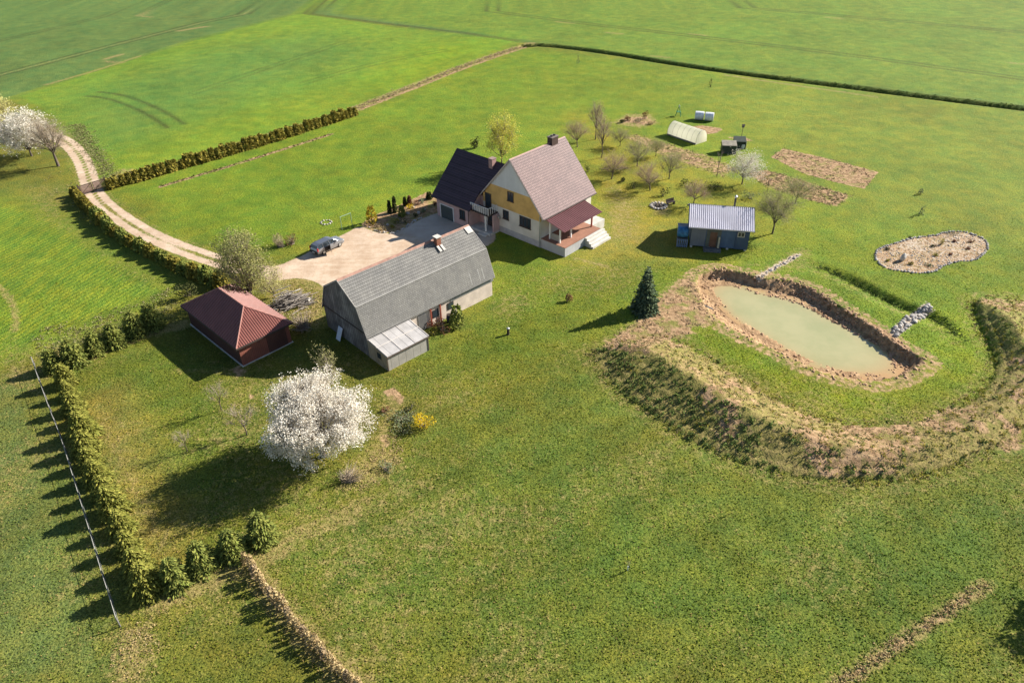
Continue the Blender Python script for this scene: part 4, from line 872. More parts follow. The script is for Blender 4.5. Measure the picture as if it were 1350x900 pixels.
# -- blue spruce and conifers
def conifer(rng, h, r, levels, per, mat, size, droop=.25, fall=.9, solid=1.0, top=.0, stretch=2.2, trunk=.05):
    Cs, Ds = [], []
    for k in range(levels):
        t = (k+rng.uniform(0, .5))/levels; zz = h*(.03+.97*t); rad = r*((1-t)**fall)*rng.uniform(.85, 1.12)+.04
        n = max(4, int(per*(.35+.65*(1-t)))); ph0 = rng.uniform(0, 6.28)
        for j in range(n):
            ph = ph0+2*math.pi*j/n+rng.uniform(-.2, .2); rl = rad*rng.uniform(.78, 1.12); m = max(2, int(solid*rl/size*1.3))
            for q in range(m):
                s = rl*(1-(q+rng.random()*.6)/m*.8); zc = zz-droop*s*(s/r)+.10*s+rng.normal(0, .04)
                ph2 = ph+rng.normal(0, .10); Cs.append([math.cos(ph2)*s, math.sin(ph2)*s, max(.05, zc)]); Ds.append([math.cos(ph2), math.sin(ph2), -.25])
    v, f = cards(np.array(Cs), size, rng, .9, stretch, np.array(Ds))
    cr = npmesh('crown', v, f, mat); tv, tf = tubes([[0,0,-.1]], [[0,0,h*.92]], [trunk], [.015], 6); return npmesh('trunk', tv, tf, M['bark']), cr
rg = np.random.default_rng(7)
plant_tree('blue_spruce', conifer(rg, 6.0, 1.75, 17, 22, L['blue'], .21, .45, .80, 1.6), 'tall blue grey spruce standing alone by the pond bank', 'tree', 849, 409, dz=-.05)
def shrub_mesh(rng, h, w, mat, n, size, flat=1.0, lump=5, twigs=None, up=.2, twig_r=.012):
    c = []; D_ = []
    ls = [np.array([rng.normal(0, w*.20), rng.normal(0, w*.20), h*rng.uniform(.35, .65)]) for _ in range(lump)]
    for i in range(n):
        l = ls[rng.integers(lump)]; v = rng.normal(size=3); v /= np.linalg.norm(v); rr = rng.uniform(.6, 1.05)
        p = l+v*np.array([w*.30, w*.30, h*.40])*rr; 
        if p[2] < .03: p[2] = rng.uniform(.03, .2*h)
        c.append(p); D_.append(v)
    ps = [cards(np.array(c), size, rng, up)]; mats = [mat]
    st_ = np.array([[rng.normal(0, w*.06), rng.normal(0, w*.06), 0] for _ in range(14)]); idx = rng.integers(0, n, 14)
    if twigs is not None:
        k = int(twigs); idx = rng.integers(0, n, k); st_ = np.stack([rng.normal(0, w*.08, k), rng.normal(0, w*.08, k), np.zeros(k)], 1)
    v, f = tubes(st_, np.array(c)[idx], np.full(len(st_), twig_r*1.4), np.full(len(st_), twig_r*.5), 3); ps.append((v, f)); mats.append(L['twig'])
    v, f, mi = joinq(ps); return npmesh('shrub', v, f, mats, mi)
def shrub(name, label, cat, px, py, mesh, group=None, yaw=0, sc=1.0, at=None, dz=0.0):
    x_, y_ = at if at is not None else G(px, py)[:2]; o = link(name, mesh); o.location = (x_, y_, ground_z(x_, y_)-.02+dz); o.rotation_euler = (0, 0, yaw)
    o.scale = sc if isinstance(sc, tuple) else (sc, sc, sc); return tag(o, label, cat, group)
# -- spruce rows round the lower garden
rg = np.random.default_rng(21)
spr = [conifer(rg, 2.9, 1.32, 16, 24, L['spruceg'], .115, .22, .45, 1.35, stretch=3.0) for _ in range(3)]
spy = [conifer(rg, 2.7, 1.30, 16, 24, L['sprucey'], .115, .22, .45, 1.35, stretch=3.0) for _ in range(3)]
rowC = [(73,487),(100,479),(128,464),(154,455),(180,441),(203,431)]
ordC = ['first spruce of the short back row, at the corner by the wire fence', 'slim tall spruce, second in the back row from the wire fence', 'lower bushy spruce, third in the back row from the fence corner', 'broad spruce in the middle of the back row, nearer the garage', 'tall spruce, second in the back row from the red garage', 'spruce nearest the red garage in the back row']
for i, (a, b) in enumerate(rowC):
    s = [.92, 1.12, .98, 1.02, 1.08, 1.1][i]; plant_tree('spruce_tree', spr[i % 3], ordC[i], 'tree', a, b, 'spruces along the back edge of the garden', i*1.3, (s*.95, s*.95, s))
LD = W([(88,508),(104,552),(126,614),(150,676),(172,722),(196,778)])
segs = np.hypot(*np.diff(LD, axis=0).T); cum = np.concatenate([[0], np.cumsum(segs)])
for i in range(14):
    d = cum[-1]*i/13; k = min(len(segs)-1, int(np.searchsorted(cum, d, 'right')-1)); t = (d-cum[k])/segs[k]; p = LD[k]+(LD[k+1]-LD[k])*t+RNG.normal(0, .12, 2)
    s = RNG.uniform(.74, 1.18); q = RNG.uniform(.9, 1.1)
    plant_tree('golden_spruce', spy[i % 3], 'golden green spruce in the dense row beside the wire fence', 'tree', 0, 0, 'golden spruces beside the wire fence', i*2.1, (s*.94*q, s*.94*q, s), at=p)
for i, (a, b, lab) in enumerate(((234,770,'spruce at the lower left end of the short front row'), (269,748,'second spruce of the short front row, counted from the fence side'), (309,731,'third spruce of the front row, just above the dry hedge'), (347,711,'spruce nearest the white blossom tree in the front row'))):
    s = [1.0, 1.02, 1.0, 1.08][i]; plant_tree('spruce_tree', spr[(i+1) % 3], lab, 'tree', a, b, 'spruces of the front row', i*1.7+.4, (s*.9, s*.9, s*1.0))
# -- thuja hedge beside the north field and hedge along the track
def hedge_bush(rng, h, w, mat, n, size):
    C_, D_ = [], []
    for i in range(n):
        t = rng.random(); ph = rng.uniform(0, 6.28); rad = w/2*(1-.55*t**1.6)*rng.uniform(.72, 1.08); C_.append([math.cos(ph)*rad, math.sin(ph)*rad, .05+t*h*rng.uniform(.93, 1.0)]); D_.append([math.cos(ph)*.3, math.sin(ph)*.3, 1.0])
    v, f = cards(np.array(C_), size, rng, .4, 1.9, np.array(D_)); tv, tf = tubes([[0,0,-.05]], [[0,0,h*.8]], [.05], [.02], 5)
    v, f, mi = joinq([(v, f), (tv, tf)]); return npmesh('hedge_bush', v, f, [mat, M['bark']], mi)
rg = np.random.default_rng(31)
hb = [hedge_bush(rg, 1.9, 1.5, L['gold'], 420, .24) for _ in range(4)]
def along(pts, n, jit, rng):
    Lp = W(pts); sg_ = np.hypot(*np.diff(Lp, axis=0).T); cu = np.concatenate([[0], np.cumsum(sg_)]); out = []
    for i in range(n):
        d = cu[-1]*(i+.0)/(n-1); k = min(len(sg_)-1, int(np.searchsorted(cu, d, 'right')-1)); t = (d-cu[k])/sg_[k]; out.append(Lp[k]+(Lp[k+1]-Lp[k])*t+rng.normal(0, jit, 2))
    return out
for i, p in enumerate(along([(146,249),(240,222),(330,196),(410,171),(468,152)], 46, .1, RNG)):
    s = RNG.uniform(.85, 1.12); shrub('hedge_bush', 'golden brown thuja bush in the straight hedge beside the upper field', 'hedge bush', 0, 0, hb[i % 4], 'thuja hedge beside the upper field', i*1.1, (s, s, s*RNG.uniform(.9, 1.1)), at=p)
hb2 = [hedge_bush(rg, 1.7, 1.7, L['gold'], 520, .22) for _ in range(2)]+[hedge_bush(rg, 1.7, 1.7, L['spruceg'], 520, .22) for _ in range(2)]
for i, p in enumerate(along([(101,258),(118,279),(145,304),(180,327),(225,350),(262,366),(292,378)], 36, .12, RNG)):
    s = RNG.uniform(.85, 1.1)*(1 if i < 30 else 1.15); shrub('hedge_bush', 'bushy evergreen in the dense hedge along the dirt track', 'hedge bush', 0, 0, hb2[(i*3) % 4 if i > 8 else i % 2], 'hedge along the dirt track', i*1.9, (s, s, s*RNG.uniform(.85, 1.1)), at=p)
fb_ = [hedge_bush(rg, 1.2, .6, L['straw'], 130, .13) for _ in range(3)]+[hedge_bush(rg, 1.2, .6, L['straw2'], 130, .13)]
for i, p in enumerate(along([(326,741),(350,775),(376,807),(405,842),(435,872),(474,905)], 26, .08, RNG)):
    s = RNG.uniform(.8, 1.15); shrub('dry_shrub', 'small dry brown shrub in the low hedge running to the lower edge', 'shrub', 0, 0, fb_[i % 4], 'low dry hedge', i*1.3, (s, s, s*RNG.uniform(.9, 1.2)), at=p)
# -- bare orchard trees
rg = np.random.default_rng(41)
TW = .012
bare = [make_tree('o', tree_data(rg, 4.6, 5.2, .26, 9, 42, .24, cz=2.8, rz=1.75, trunk_r=.11, up=.5, lean=(rg.normal(0, .3), rg.normal(0, .3))), TW, L['twig_r'], L['budr'], .065, 3, .12, rg) for _ in range(3)]
bare_g = [make_tree('o', tree_data(rg, 4.4, 5.4, .24, 9, 40, .24, cz=2.7, rz=1.65, trunk_r=.11, up=.4, lean=(rg.normal(0, .4), 0)), TW, L['twig'], L['bud'], .075, 5, .14, rg) for _ in range(2)]
tall = [make_tree('p', tree_data(rg, 7.0, 3.4, .30, 12, 30, .24, cz=4.5, rz=2.5, trunk_r=.11, up=1.0), TW, L['twig'], L['budr'], .065, 3, .12, rg) for _ in range(2)]
sap = make_tree('s', tree_data(rg, 3.6, 1.1, .30, 5, 7, .25, cz=2.3, rz=1.3, trunk_r=.05, up=1.0), .014, L['twig'], None)
def orch(meshes, lab, px, py, hpx, h0, wsc=1.0, yaw=0.0, cat='tree', name='orchard_tree', grp='trees of the orchard'):
    s = vert_m(px, py, hpx)/h0; return plant_tree(name, meshes, lab, cat, px, py, grp, yaw, (s*wsc, s*wsc, s))
orch(bare[0], 'bare rounded fruit tree just behind the ridge end of the house roof', 761, 194, 36, 4.6, .9, .3)
orch(tall[0], 'tallest slender bare tree at the back corner of the orchard', 785, 184, 52, 7.0, 1.0, 0)
orch(tall[1], 'slender bare tree with brown twigs in front of the tallest one', 793, 208, 58, 7.0, .9, 1)
orch(bare_g[0], 'small bare fruit tree with a clean stem behind the slender ones', 817, 193, 25, 4.4, 1.0, 2)
orch(bare_g[1], 'wide bare fruit tree with a dark crooked stem beside the brown garden strip', 840, 219, 34, 4.4, 1.0, .8)
orch(bare[1], 'reddish bare round fruit tree nearest the tiled roof side', 806, 236, 36, 4.6, 1.0, 1.7)
orch(bare_g[0], 'little bare tree on the edge of the brown garden strip', 864, 206, 24, 4.4, .9, 3.2)
orch(bare_g[1], 'open grown fruit tree in the middle of the orchard lawn', 882, 236, 35, 4.4, 1.0, 4)
orch(bare[2], 'pale bare fruit tree between the fire pit and the round dark bush', 857, 251, 36, 4.6, 1.0, .2)
orch(sap, 'thin upright sapling beside the white flowering tree', 945, 233, 40, 3.6, .8, 0, name='sapling')
orch(bare[0], 'brown bare fruit tree right behind the blue cabin roof', 914, 270, 33, 4.6, 1.0, 2.2)
orch(sap, 'thin bare sapling in front of the rough vegetable plot', 1011, 253, 24, 3.6, 1.2, 2, name='sapling')
orch(bare_g[0], 'leaning fruit tree with a forked stem at the near plot', 1049, 268, 32, 4.4, 1.1, 5)
orch(bare_g[1], 'largest bare fruit tree, standing at the right end of the blue cabin', 1018, 308, 60, 4.4, .80, 1.2)
rg = np.random.default_rng(43)
wb = make_tree('w', tree_data(rg, 4.8, 6.2, .24, 11, 34, .23, cz=2.9, rz=1.9, trunk_r=.11, up=.4), TW, L['twig'], L['blossom'], .10, 4, .18, rg)
orch(wb, 'small fruit tree in white blossom at the end of the garden strip', 978, 243, 40, 4.8, 1.0, 0, name='blossom_tree')
# -- trees elsewhere
rg = np.random.default_rng(47)
yt = make_tree('y', tree_data(rg, 9.0, 6.0, .22, 16, 22, .20, cz=5.4, rz=3.6, trunk_r=.16, up=.5), .02, L['twig'], L['yellow'], .16, 5, .24, rg)
plant_tree('yellow_green_tree', yt, 'tree with fresh yellow green leaves right behind the house', 'tree', 662, 220)
wt = make_tree('v', tree_data(rg, 9.5, 6.2, .12, 20, 24, .17, cz=5.2, rz=4.3, trunk_r=.17, up=.9), .02, L['twig'], L['willow'], .13, 7, .22, rg)
o_ = plant_tree('leafing_tree', wt, 'broad olive green leafing tree between the track and the red garage', 'tree', 334, 402); o_.scale = (1.14, 1.14, 1.06)
ct = make_tree('c', tree_data(rg, 4.5, 5.0, .12, 10, 20, .2, cz=2.5, rz=2.0, trunk_r=.08, up=.3), .016, L['twig'], L['cream'], .10, 4, .2, rg)
plant_tree('leafing_tree', ct, 'low pale creamy tree at the driveway edge in front of the leafing tree', 'tree', 362, 392).scale = (.95, .95, .9)
lb = make_tree('l', tree_data(rg, 8.4, 10.5, .15, 18, 36, .17, cz=4.4, rz=3.8, trunk_r=.18, up=.3), .018, L['twig'], L['blossom'], .15, 8, .22, rg)
plant_tree('blossom_tree', lb, 'white blossoming tree beside the track at the left edge', 'tree', 42, 206)
lt_ = make_tree('d', tree_data(rg, 9.2, 7.4, .28, 14, 40, .20, cz=5.4, rz=3.2, trunk_r=.26, up=.4), .024, L['twig'], L['budr'], .08, 3, .14, rg)
plant_tree('bare_tree', lt_, 'bare brown tree with a thick trunk beside the track bend', 'tree', 77, 219)
yl = make_tree('e', tree_data(rg, 9.5, 8.0, .14, 16, 24, .19, cz=5.2, rz=4.2, trunk_r=.2, up=.4), .022, L['twig'], L['cream'], .18, 7, .25, rg)
plant_tree('yellow_green_tree', yl, 'creamy yellow leafing tree cut by the left edge of the view', 'tree', 6, 190)
gs_ = [make_tree('g', tree_data(rg, 3.4, 2.6, .32, 6, 14, .24, cz=2.3, rz=1.1, trunk_r=.055, up=.5, lean=(-.3*k, 0)), .012, L['twig'], L['budr'], .05, 2, .08, rg) for k in range(2)]
orch(gs_[0], 'young bare fruit tree on the lower lawn beside the garage shadow', 293, 541, 38, 3.4, .9, 1, name='young_tree', grp='young trees on the lower lawn')
orch(gs_[1], 'smallest young bare tree on the lower lawn, nearest the golden spruces', 247, 595, 30, 3.4, 1.0, 2, name='young_tree', grp='young trees on the lower lawn')
orch(gs_[0], 'spreading young bare tree at the edge of the blossom tree shadow', 325, 573, 40, 3.4, 1.25, 4, name='young_tree', grp='young trees on the lower lawn')
off = make_tree('q', tree_data(rg, 6.2, 5.0, .2, 12, 22, .2, cz=3.8, rz=2.4, trunk_r=.2, up=.4), .02, L['twig'], L['dark'], .2, 8, .25, rg)
plant_tree('leafy_tree', off, 'leafy tree just beyond the lower right corner, only its shadow in view', 'tree', 0, 0, at=(43.5, 31.0))
# -- shrubs
rg = np.random.default_rng(53)
SH = lambda h, w, m, n=260, s=.12, tw=None, **k: shrub_mesh(rg, h, w, L[m], n, s, twigs=tw, **k)
shrub('dark_shrub', 'round dark bush behind the chimney of the dark roofed wing', 'shrub', 626, 195, SH(1.9,1.7,'dark',320,.2))
shrub('dark_shrub', 'round red brown bush alone on the lawn left of the blue spruce', 'shrub', 748, 397, SH(1.1,.95,'red',240,.13))
shrub('dark_shrub', 'dark green bush behind the red garage', 'shrub', 250, 390, SH(2.1,2.4,'dark',420,.18))
shrub('olive_shrub', 'olive green shrub against the barn gable behind the blossom tree', 'shrub', 436, 492, SH(3.6,3.3,'olive',800,.13,90))
shrub('bare_shrub', 'wide tangle of bare brown shrub between the garage and the barn', 'shrub', 402, 432, SH(2.3,4.4,'budr',520,.10,160, twig_r=.02, lump=8))
shrub('bare_shrub', 'bare shrub at the back corner of the red garage', 'shrub', 372, 425, SH(1.4,1.8,'straw',260,.11,60))
shrub('conifer_shrub', 'pointed golden green conifer against the white barn wall', 'shrub', 603, 430, hedge_bush(rg, 2.7, 1.7, L['spruceg'], 520, .2))
shrub('red_shrub', 'red brown shrub by the barn wall beside the pointed conifer', 'shrub', 583, 434, SH(1.5,2.0,'red',340,.12,60))
shrub('red_shrub', 'low pinkish shrub in the corner between barn and lean-to', 'shrub', 566, 432, SH(1.0,1.2,'red',180,.12))
shrub('green_shrub', 'low yellow green plant in front of the barn wall', 'shrub', 571, 440, SH(.7,1.3,'weedy',180,.12))
shrub('forsythia', 'bright yellow forsythia bush in the lawn bed below the barn', 'shrub', 557, 562, SH(1.5,1.7,'fors',520,.11,40))
shrub('ground_cover_plant', 'spreading grey green ground cover in the lawn bed beside the forsythia', 'plant', 531, 552, SH(.5,3.4,'greyg',700,.12,40, lump=9))
shrub('dark_plant', 'dark low clump in front of the forsythia', 'plant', 535, 570, SH(.5,1.3,'dark',200,.12))
shrub('dark_plant', 'dark grey clump behind the forsythia', 'plant', 541, 540, SH(.6,1.2,'dark',160,.11))
shrub('dark_plant', 'small dark clump at the blossom tree side of the lawn bed', 'plant', 507, 541, SH(.5,.8,'red',120,.1))
shrub('bare_shrub', 'pinkish bare shrub at the foot of the big blossom tree', 'shrub', 459, 634, SH(1.3,2.4,'straw2',420,.08,200, twig_r=.012))
shrub('dark_plant', 'dark spiky clump on the dry grass right of the blossom tree', 'plant', 508, 620, SH(.8,1.3,'greyg',200,.10,40))
shrub('bare_shrub', 'larger brown shrub on the lawn edge above the parked car', 'shrub', 370, 325, SH(1.9,2.6,'budr',420,.11,120))
shrub('bare_shrub', 'smaller red brown shrub on the lawn edge, nearer the parked car', 'shrub', 386, 321, SH(1.6,2.0,'red',320,.11,90))
for a, b, h_, w_, m_, lab in ((775,226,1.3,.9,'spruceg','small light green conifer beside the tiled roof edge'), (820,239,.8,.9,'dark','tiny dark bush under the reddish fruit tree'), (836,248,.9,1.5,'dark','low dark bush left of the pale fruit tree'), (874,258,1.4,1.5,'dark','round dark bush above the fire pit'), (906,246,.9,2.0,'dark','dark heap of shrub left of the white flowering tree'), (989,262,1.2,2.4,'greyg','grey green spiky shrub right of the cabin chimney'), (946,246,.7,3.0,'dark','low dark shrub in the shade under the white flowering tree'), (757,252,.6,.8,'olive','low olive bush near the orchard edge behind the house')):
    shrub('dark_shrub' if m_ == 'dark' else 'green_shrub', lab, 'shrub', a, b, SH(h_, w_, m_, 220, .14))
for a, b, h_, w_, m_, lab in ((821,162,.7,1.2,'dark','dark low shrub at the left end of the bush island'), (828,159,.9,1.6,'red','reddish shrub in the bush island behind the orchard'), (843,161,.6,2.4,'straw2','dry brown low shrub in the middle of the bush island'), (851,157,1.6,1.2,'red','tallest dark red shrub of the bush island'), (858,164,.6,1.6,'straw','straw coloured plant at the right end of the bush island')):
    shrub('island_shrub', lab, 'shrub', a, b, SH(h_, w_, m_, 220, .14), 'shrubs of the bush island')
# flower bed along the yard
for a, b, h_, w_, m_, lab in ((491,294,2.7,1.5,'goldy','golden cone shaped thuja at the corner of the yard bed'), (514,281,2.0,.55,'dark','slim dark column thuja, the left of the pair in the yard bed'), (521,280,2.4,.65,'dark','slim dark column thuja, the right of the pair in the yard bed'), (530,285,1.7,.95,'spruceg','green cone bush behind the yellow cushion plant'), (534,271,1.3,.5,'dark','small dark column plant at the back of the yard bed'), (540,270,1.4,.6,'red','small red brown column plant at the back of the yard bed'), (566,262,1.1,.9,'dark','dark conifer in the yard bed next to the wing')):
    shrub('thuja', lab, 'shrub', a, b, hedge_bush(rg, h_, w_*1.1, L[m_], 420, .17), 'conifers of the yard bed')
for a, b, h_, w_, m_, lab in ((522,293,.7,1.0,'weedy','bright yellow green cushion plant in the yard bed'), (516,300,.4,.8,'weedy','small yellow green cushion at the gravel edge'), (532,294,.8,1.5,'dark','dark spreading juniper in the yard bed shade'), (541,275,.9,1.0,'fors','orange yellow shrub at the back of the yard bed'), (549,270,.9,1.2,'red','bright red leaved shrub at the back of the yard bed'), (557,268,.9,.9,'greyg','grey green shrub beside the red leaved one'), (505,303,.45,1.8,'straw','dry grass tuft spreading at the tip of the yard bed'), (500,299,.5,1.6,'straw2','brown dry tuft behind the golden thuja'), (548,285,.6,1.1,'dark','dark cushion in the shaded part of the yard bed'), (557,280,.6,1.0,'greyg','grey cushion in the shaded part of the yard bed'), (573,271,.8,.8,'red','russet plant close to the wing wall')):
    shrub('bed_plant', lab, 'plant', a, b, SH(h_, w_, m_, 160, .12, 24), 'plants of the yard bed')
# kidney bed plants
for a, b, h_, w_, m_, lab in ((1255,308,.55,2.4,'greyg','wide green cushion at the back edge of the kidney shaped bed'), (1240,322,.9,.7,'weedy','tall olive plant in the middle of the kidney shaped bed'), (1233,337,.35,.7,'weedy','bright green cushion in the middle of the kidney shaped bed'), (1225,350,.25,1.1,'greyg','flat green plant at the front of the kidney shaped bed'), (1199,348,.4,.7,'gold','golden plant beside the boulder'), (1170,329,.4,.8,'dark','dark plant at the left end of the kidney shaped bed'), (1170,344,.25,.6,'weedy','small green plant at the lower left of the kidney shaped bed'), (1230,325,.3,.7,'dark','dark tuft right of the pale middle of the kidney shaped bed'), (1279,319,.3,.6,'red','russet tuft in the right half of the kidney shaped bed'), (1276,328,.3,.6,'red','lower russet tuft in the right half of the kidney shaped bed'), (1257,319,.3,.7,'red','russet tuft below the green cushion at the back'), (1200,314,.3,.6,'dark','dark tuft at the back left of the kidney shaped bed'), (1253,336,.25,.6,'red','russet tuft near the lower right border')):
    shrub('bed_plant', lab, 'plant', a, b, SH(h_, w_, m_, 120, .10, 20), 'plants of the kidney shaped bed')
# saplings and small tufts on lawns
for a, b, h_, lab in ((936,115,2.0,'dark little conifer alone on the far lawn'), (1214,283,1.4,'spindly grey sapling on the lawn behind the kidney shaped bed'), (1213,256,.8,'small leafless sapling above the kidney shaped bed'), (762,84,2.2,'grey sapling near the far ditch')):
    shrub('sapling', lab, 'sapling', a, b, hedge_bush(rg, h_, .7, L['dark'] if a == 936 else L['greyg'], 60, .13))
# -- weeds of the mound: nobody could count them
def scatter(sd_poly, n, dens):
    rr = np.random.default_rng(77); P_ = sd_poly; lo, hi = P_.min(0), P_.max(0)
    X = rr.uniform(lo[0], hi[0], n); Y = rr.uniform(lo[1], hi[1], n); s = poly_sd(P_, X, Y); k = s > -.1
    X, Y, s = X[k], Y[k], s[k]; d = dens(X, Y, s); k = rr.random(len(X)) < d; return X[k], Y[k]
def gslope(X, Y):
    e = .5; return ((ground_zv(X+e, Y)-ground_zv(X-e, Y))/(2*e)*.86+(ground_zv(X, Y+e)-ground_zv(X, Y-e))/(2*e)*.5)
def clumps(X, Y, rng, r, per, size, mat, name, hz=.3):
    z_ = ground_zv(X, Y); N = len(X); C_ = np.stack([np.repeat(X, per), np.repeat(Y, per), np.repeat(z_, per)], 1)
    sc_ = np.repeat(rng.uniform(.5, 1.3, N), per)[:, None]; o_ = rng.normal(0, 1, (N*per, 3)); o_[:, 2] = np.abs(o_[:, 2])*hz/r*.6
    C_ += o_*r*.42*sc_; v, f = cards(C_, size, rng, .35); return npmesh(name, v, f, mat)
rg = np.random.default_rng(61)
def jgrid(P_, step, rr, dens, jit=.38):
    lo, hi = P_.min(0), P_.max(0); X, Y = np.meshgrid(np.arange(lo[0], hi[0], step), np.arange(lo[1], hi[1], step)); X = X.ravel()+rr.normal(0, step*jit, X.size); Y = Y.ravel()+rr.normal(0, step*jit, Y.size)
    s = poly_sd(P_, X, Y); k = s > .05; X, Y, s = X[k], Y[k], s[k]; k = rr.random(len(X)) < dens(X, Y, s); return X[k], Y[k]
X, Y = jgrid(P_MOUND, .60, rg, lambda X, Y, s: np.clip(gslope(X, Y)*3.2, 0, .80)*np.clip((fbm(X, Y, 2.2, 91, 3)-.30)*5, .35, 1)*np.where(X > 22, .6, 1))
struct(link('mound_weeds', clumps(X, Y, rg, .36, 24, .15, L['weed'], 'mound_weeds', .75)), 'stuff')
X, Y = jgrid(P_MOUND, .62, rg, lambda X, Y, s: np.where((X > 17) & (s < 5), .55, .08)*np.clip((fbm(X, Y, 2.6, 95, 3)-.34)*5, .1, 1))
struct(link('mound_flowers', clumps(X, Y, rg, .34, 18, .11, L['weedy'], 'mound_flowers', .5)), 'stuff')
X, Y = scatter(P_MOUND, 26000, lambda X, Y, s: .38*np.clip(.72-gslope(X, Y)*1.5, 0, 1))
struct(link('mound_dry_grass', clumps(X, Y, rg, .20, 6, .10, L['straw'], 'mound_dry_grass', .18)), 'stuff')
X, Y = scatter(P_MOUND, 9000, lambda X, Y, s: .22*np.clip(.6-gslope(X, Y)*2, 0, 1))
struct(link('mound_low_weeds', clumps(X, Y, rg, .26, 8, .12, L['weed'], 'mound_low_weeds', .22)), 'stuff')
X, Y = scatter(P_SOILEND, 2400, lambda X, Y, s: .42*np.clip((fbm(X, Y, 2, 97)-.36)*4, 0, 1))
struct(link('bank_dry_grass', clumps(X, Y, rg, .24, 7, .12, L['straw2'], 'bank_dry_grass', .2)), 'stuff')
def strip_scatter(Lp, n, wid, rng):
    sg_ = np.hypot(*np.diff(Lp, axis=0).T); cu = np.concatenate([[0], np.cumsum(sg_)]); d = rng.uniform(0, cu[-1], n); k = np.clip(np.searchsorted(cu, d, 'right')-1, 0, len(sg_)-1); t = (d-cu[k])/sg_[k]
    p = Lp[k]+(Lp[k+1]-Lp[k])*t[:, None]+rng.normal(0, wid, (n, 2)); return p[:, 0], p[:, 1]
X, Y = strip_scatter(L_WEEDROW, 230, .20, rg); struct(link('weed_strip', clumps(X, Y, rg, .24, 7, .11, L['straw'], 'weed_strip', .2)), 'stuff')
X, Y = strip_scatter(L_WEEDROW, 90, .26, rg); struct(link('green_weed_strip', clumps(X, Y, rg, .24, 8, .11, L['weed'], 'green_weed_strip', .2)), 'stuff')
X, Y = strip_scatter(L_DRYHEDGE, 900, .65, rg); struct(link('tall_dry_grass', clumps(X, Y, rg, .35, 6, .16, L['straw2'], 'tall_dry_grass', .45)), 'stuff')
X, Y = strip_scatter(W([(100,165),(120,195),(138,222),(150,236)]), 1100, .9, rg); struct(link('verge_weeds', clumps(X, Y, rg, .4, 7, .13, L['olive'], 'verge_weeds', .35)), 'stuff')
X, Y = strip_scatter(L_FAR+np.array([0, .2]), 4200, .42, rg); struct(link('ditch_weeds', clumps(X, Y, rg, .3, 6, .18, L['weed'], 'ditch_weeds', .25)), 'stuff')
X, Y = strip_scatter(L_DITCH, 500, .4, rg); k = (np.hypot(X-L_DITCH[0,0], Y-L_DITCH[0,1]) > 2.5); struct(link('channel_weeds', clumps(X[k], Y[k], rg, .26, 7, .12, L['weed'], 'channel_weeds', .2)), 'stuff')
Xa, Ya = scatter(P_STRIP, 1500, lambda X, Y, s: .5+0*X); Xb, Yb = scatter(P_PLOT2, 1500, lambda X, Y, s: .5+0*X); Xc, Yc = scatter(P_PLOT1, 1100, lambda X, Y, s: .4*np.clip((fbm(X, Y, 3, 101)-.35)*4, 0, 1))
struct(link('garden_stubble', clumps(np.concatenate([Xa, Xb, Xc]), np.concatenate([Ya, Yb, Yc]), rg, .3, 6, .15, L['straw2'], 'garden_stubble', .3)), 'stuff')
Xa, Ya = scatter(P_STRIP, 700, lambda X, Y, s: .5+0*X); Xb, Yb = scatter(P_PLOT2, 900, lambda X, Y, s: .5+0*X); Xc, Yc = scatter(P_PLOT1, 700, lambda X, Y, s: .4*np.clip((fbm(X, Y, 3, 103)-.4)*4, 0, 1))
struct(link('garden_weeds', clumps(np.concatenate([Xa, Xb, Xc]), np.concatenate([Ya, Yb, Yc]), rg, .3, 7, .13, L['olive'], 'garden_weeds', .25)), 'stuff')
X, Y = strip_scatter(L_LAWNSTRIP, 200, .3, rg); struct(link('strip_weeds', clumps(X, Y, rg, .25, 6, .13, L['dark'], 'strip_weeds', .25)), 'stuff')
def scat_px(poly, n, m, r, per, size, hz, nm, p=1.0):
    X, Y = scatter(W(poly), n, lambda X, Y, s: p*np.clip((fbm(X, Y, 2.2, 99)-.34)*4, 0, 1)); struct(link(nm, clumps(X, Y, rg, r, per, size, L[m], nm, hz)), 'stuff')
scat_px([(30,440),(110,420),(190,395),(225,380),(235,415),(120,455),(60,480)], 1500, 'olive', .35, 7, .14, .3, 'rough_grass')
scat_px([(75,225),(100,232),(96,262),(130,300),(70,270),(60,235)], 500, 'olive', .35, 7, .14, .3, 'rough_verge')
scat_px([(150,835),(200,815),(215,860),(200,905),(150,905)], 320, 'straw', .18, 6, .08, .2, 'dry_tufts')
scat_px([(350,378),(400,372),(430,395),(425,430),(385,420)], 500, 'straw', .25, 6, .11, .2, 'dry_yard_grass')
scat_px([(478,620),(520,560),(535,600),(500,640),(440,650)], 700, 'straw', .18, 6, .09, .15, 'dry_lawn_grass')

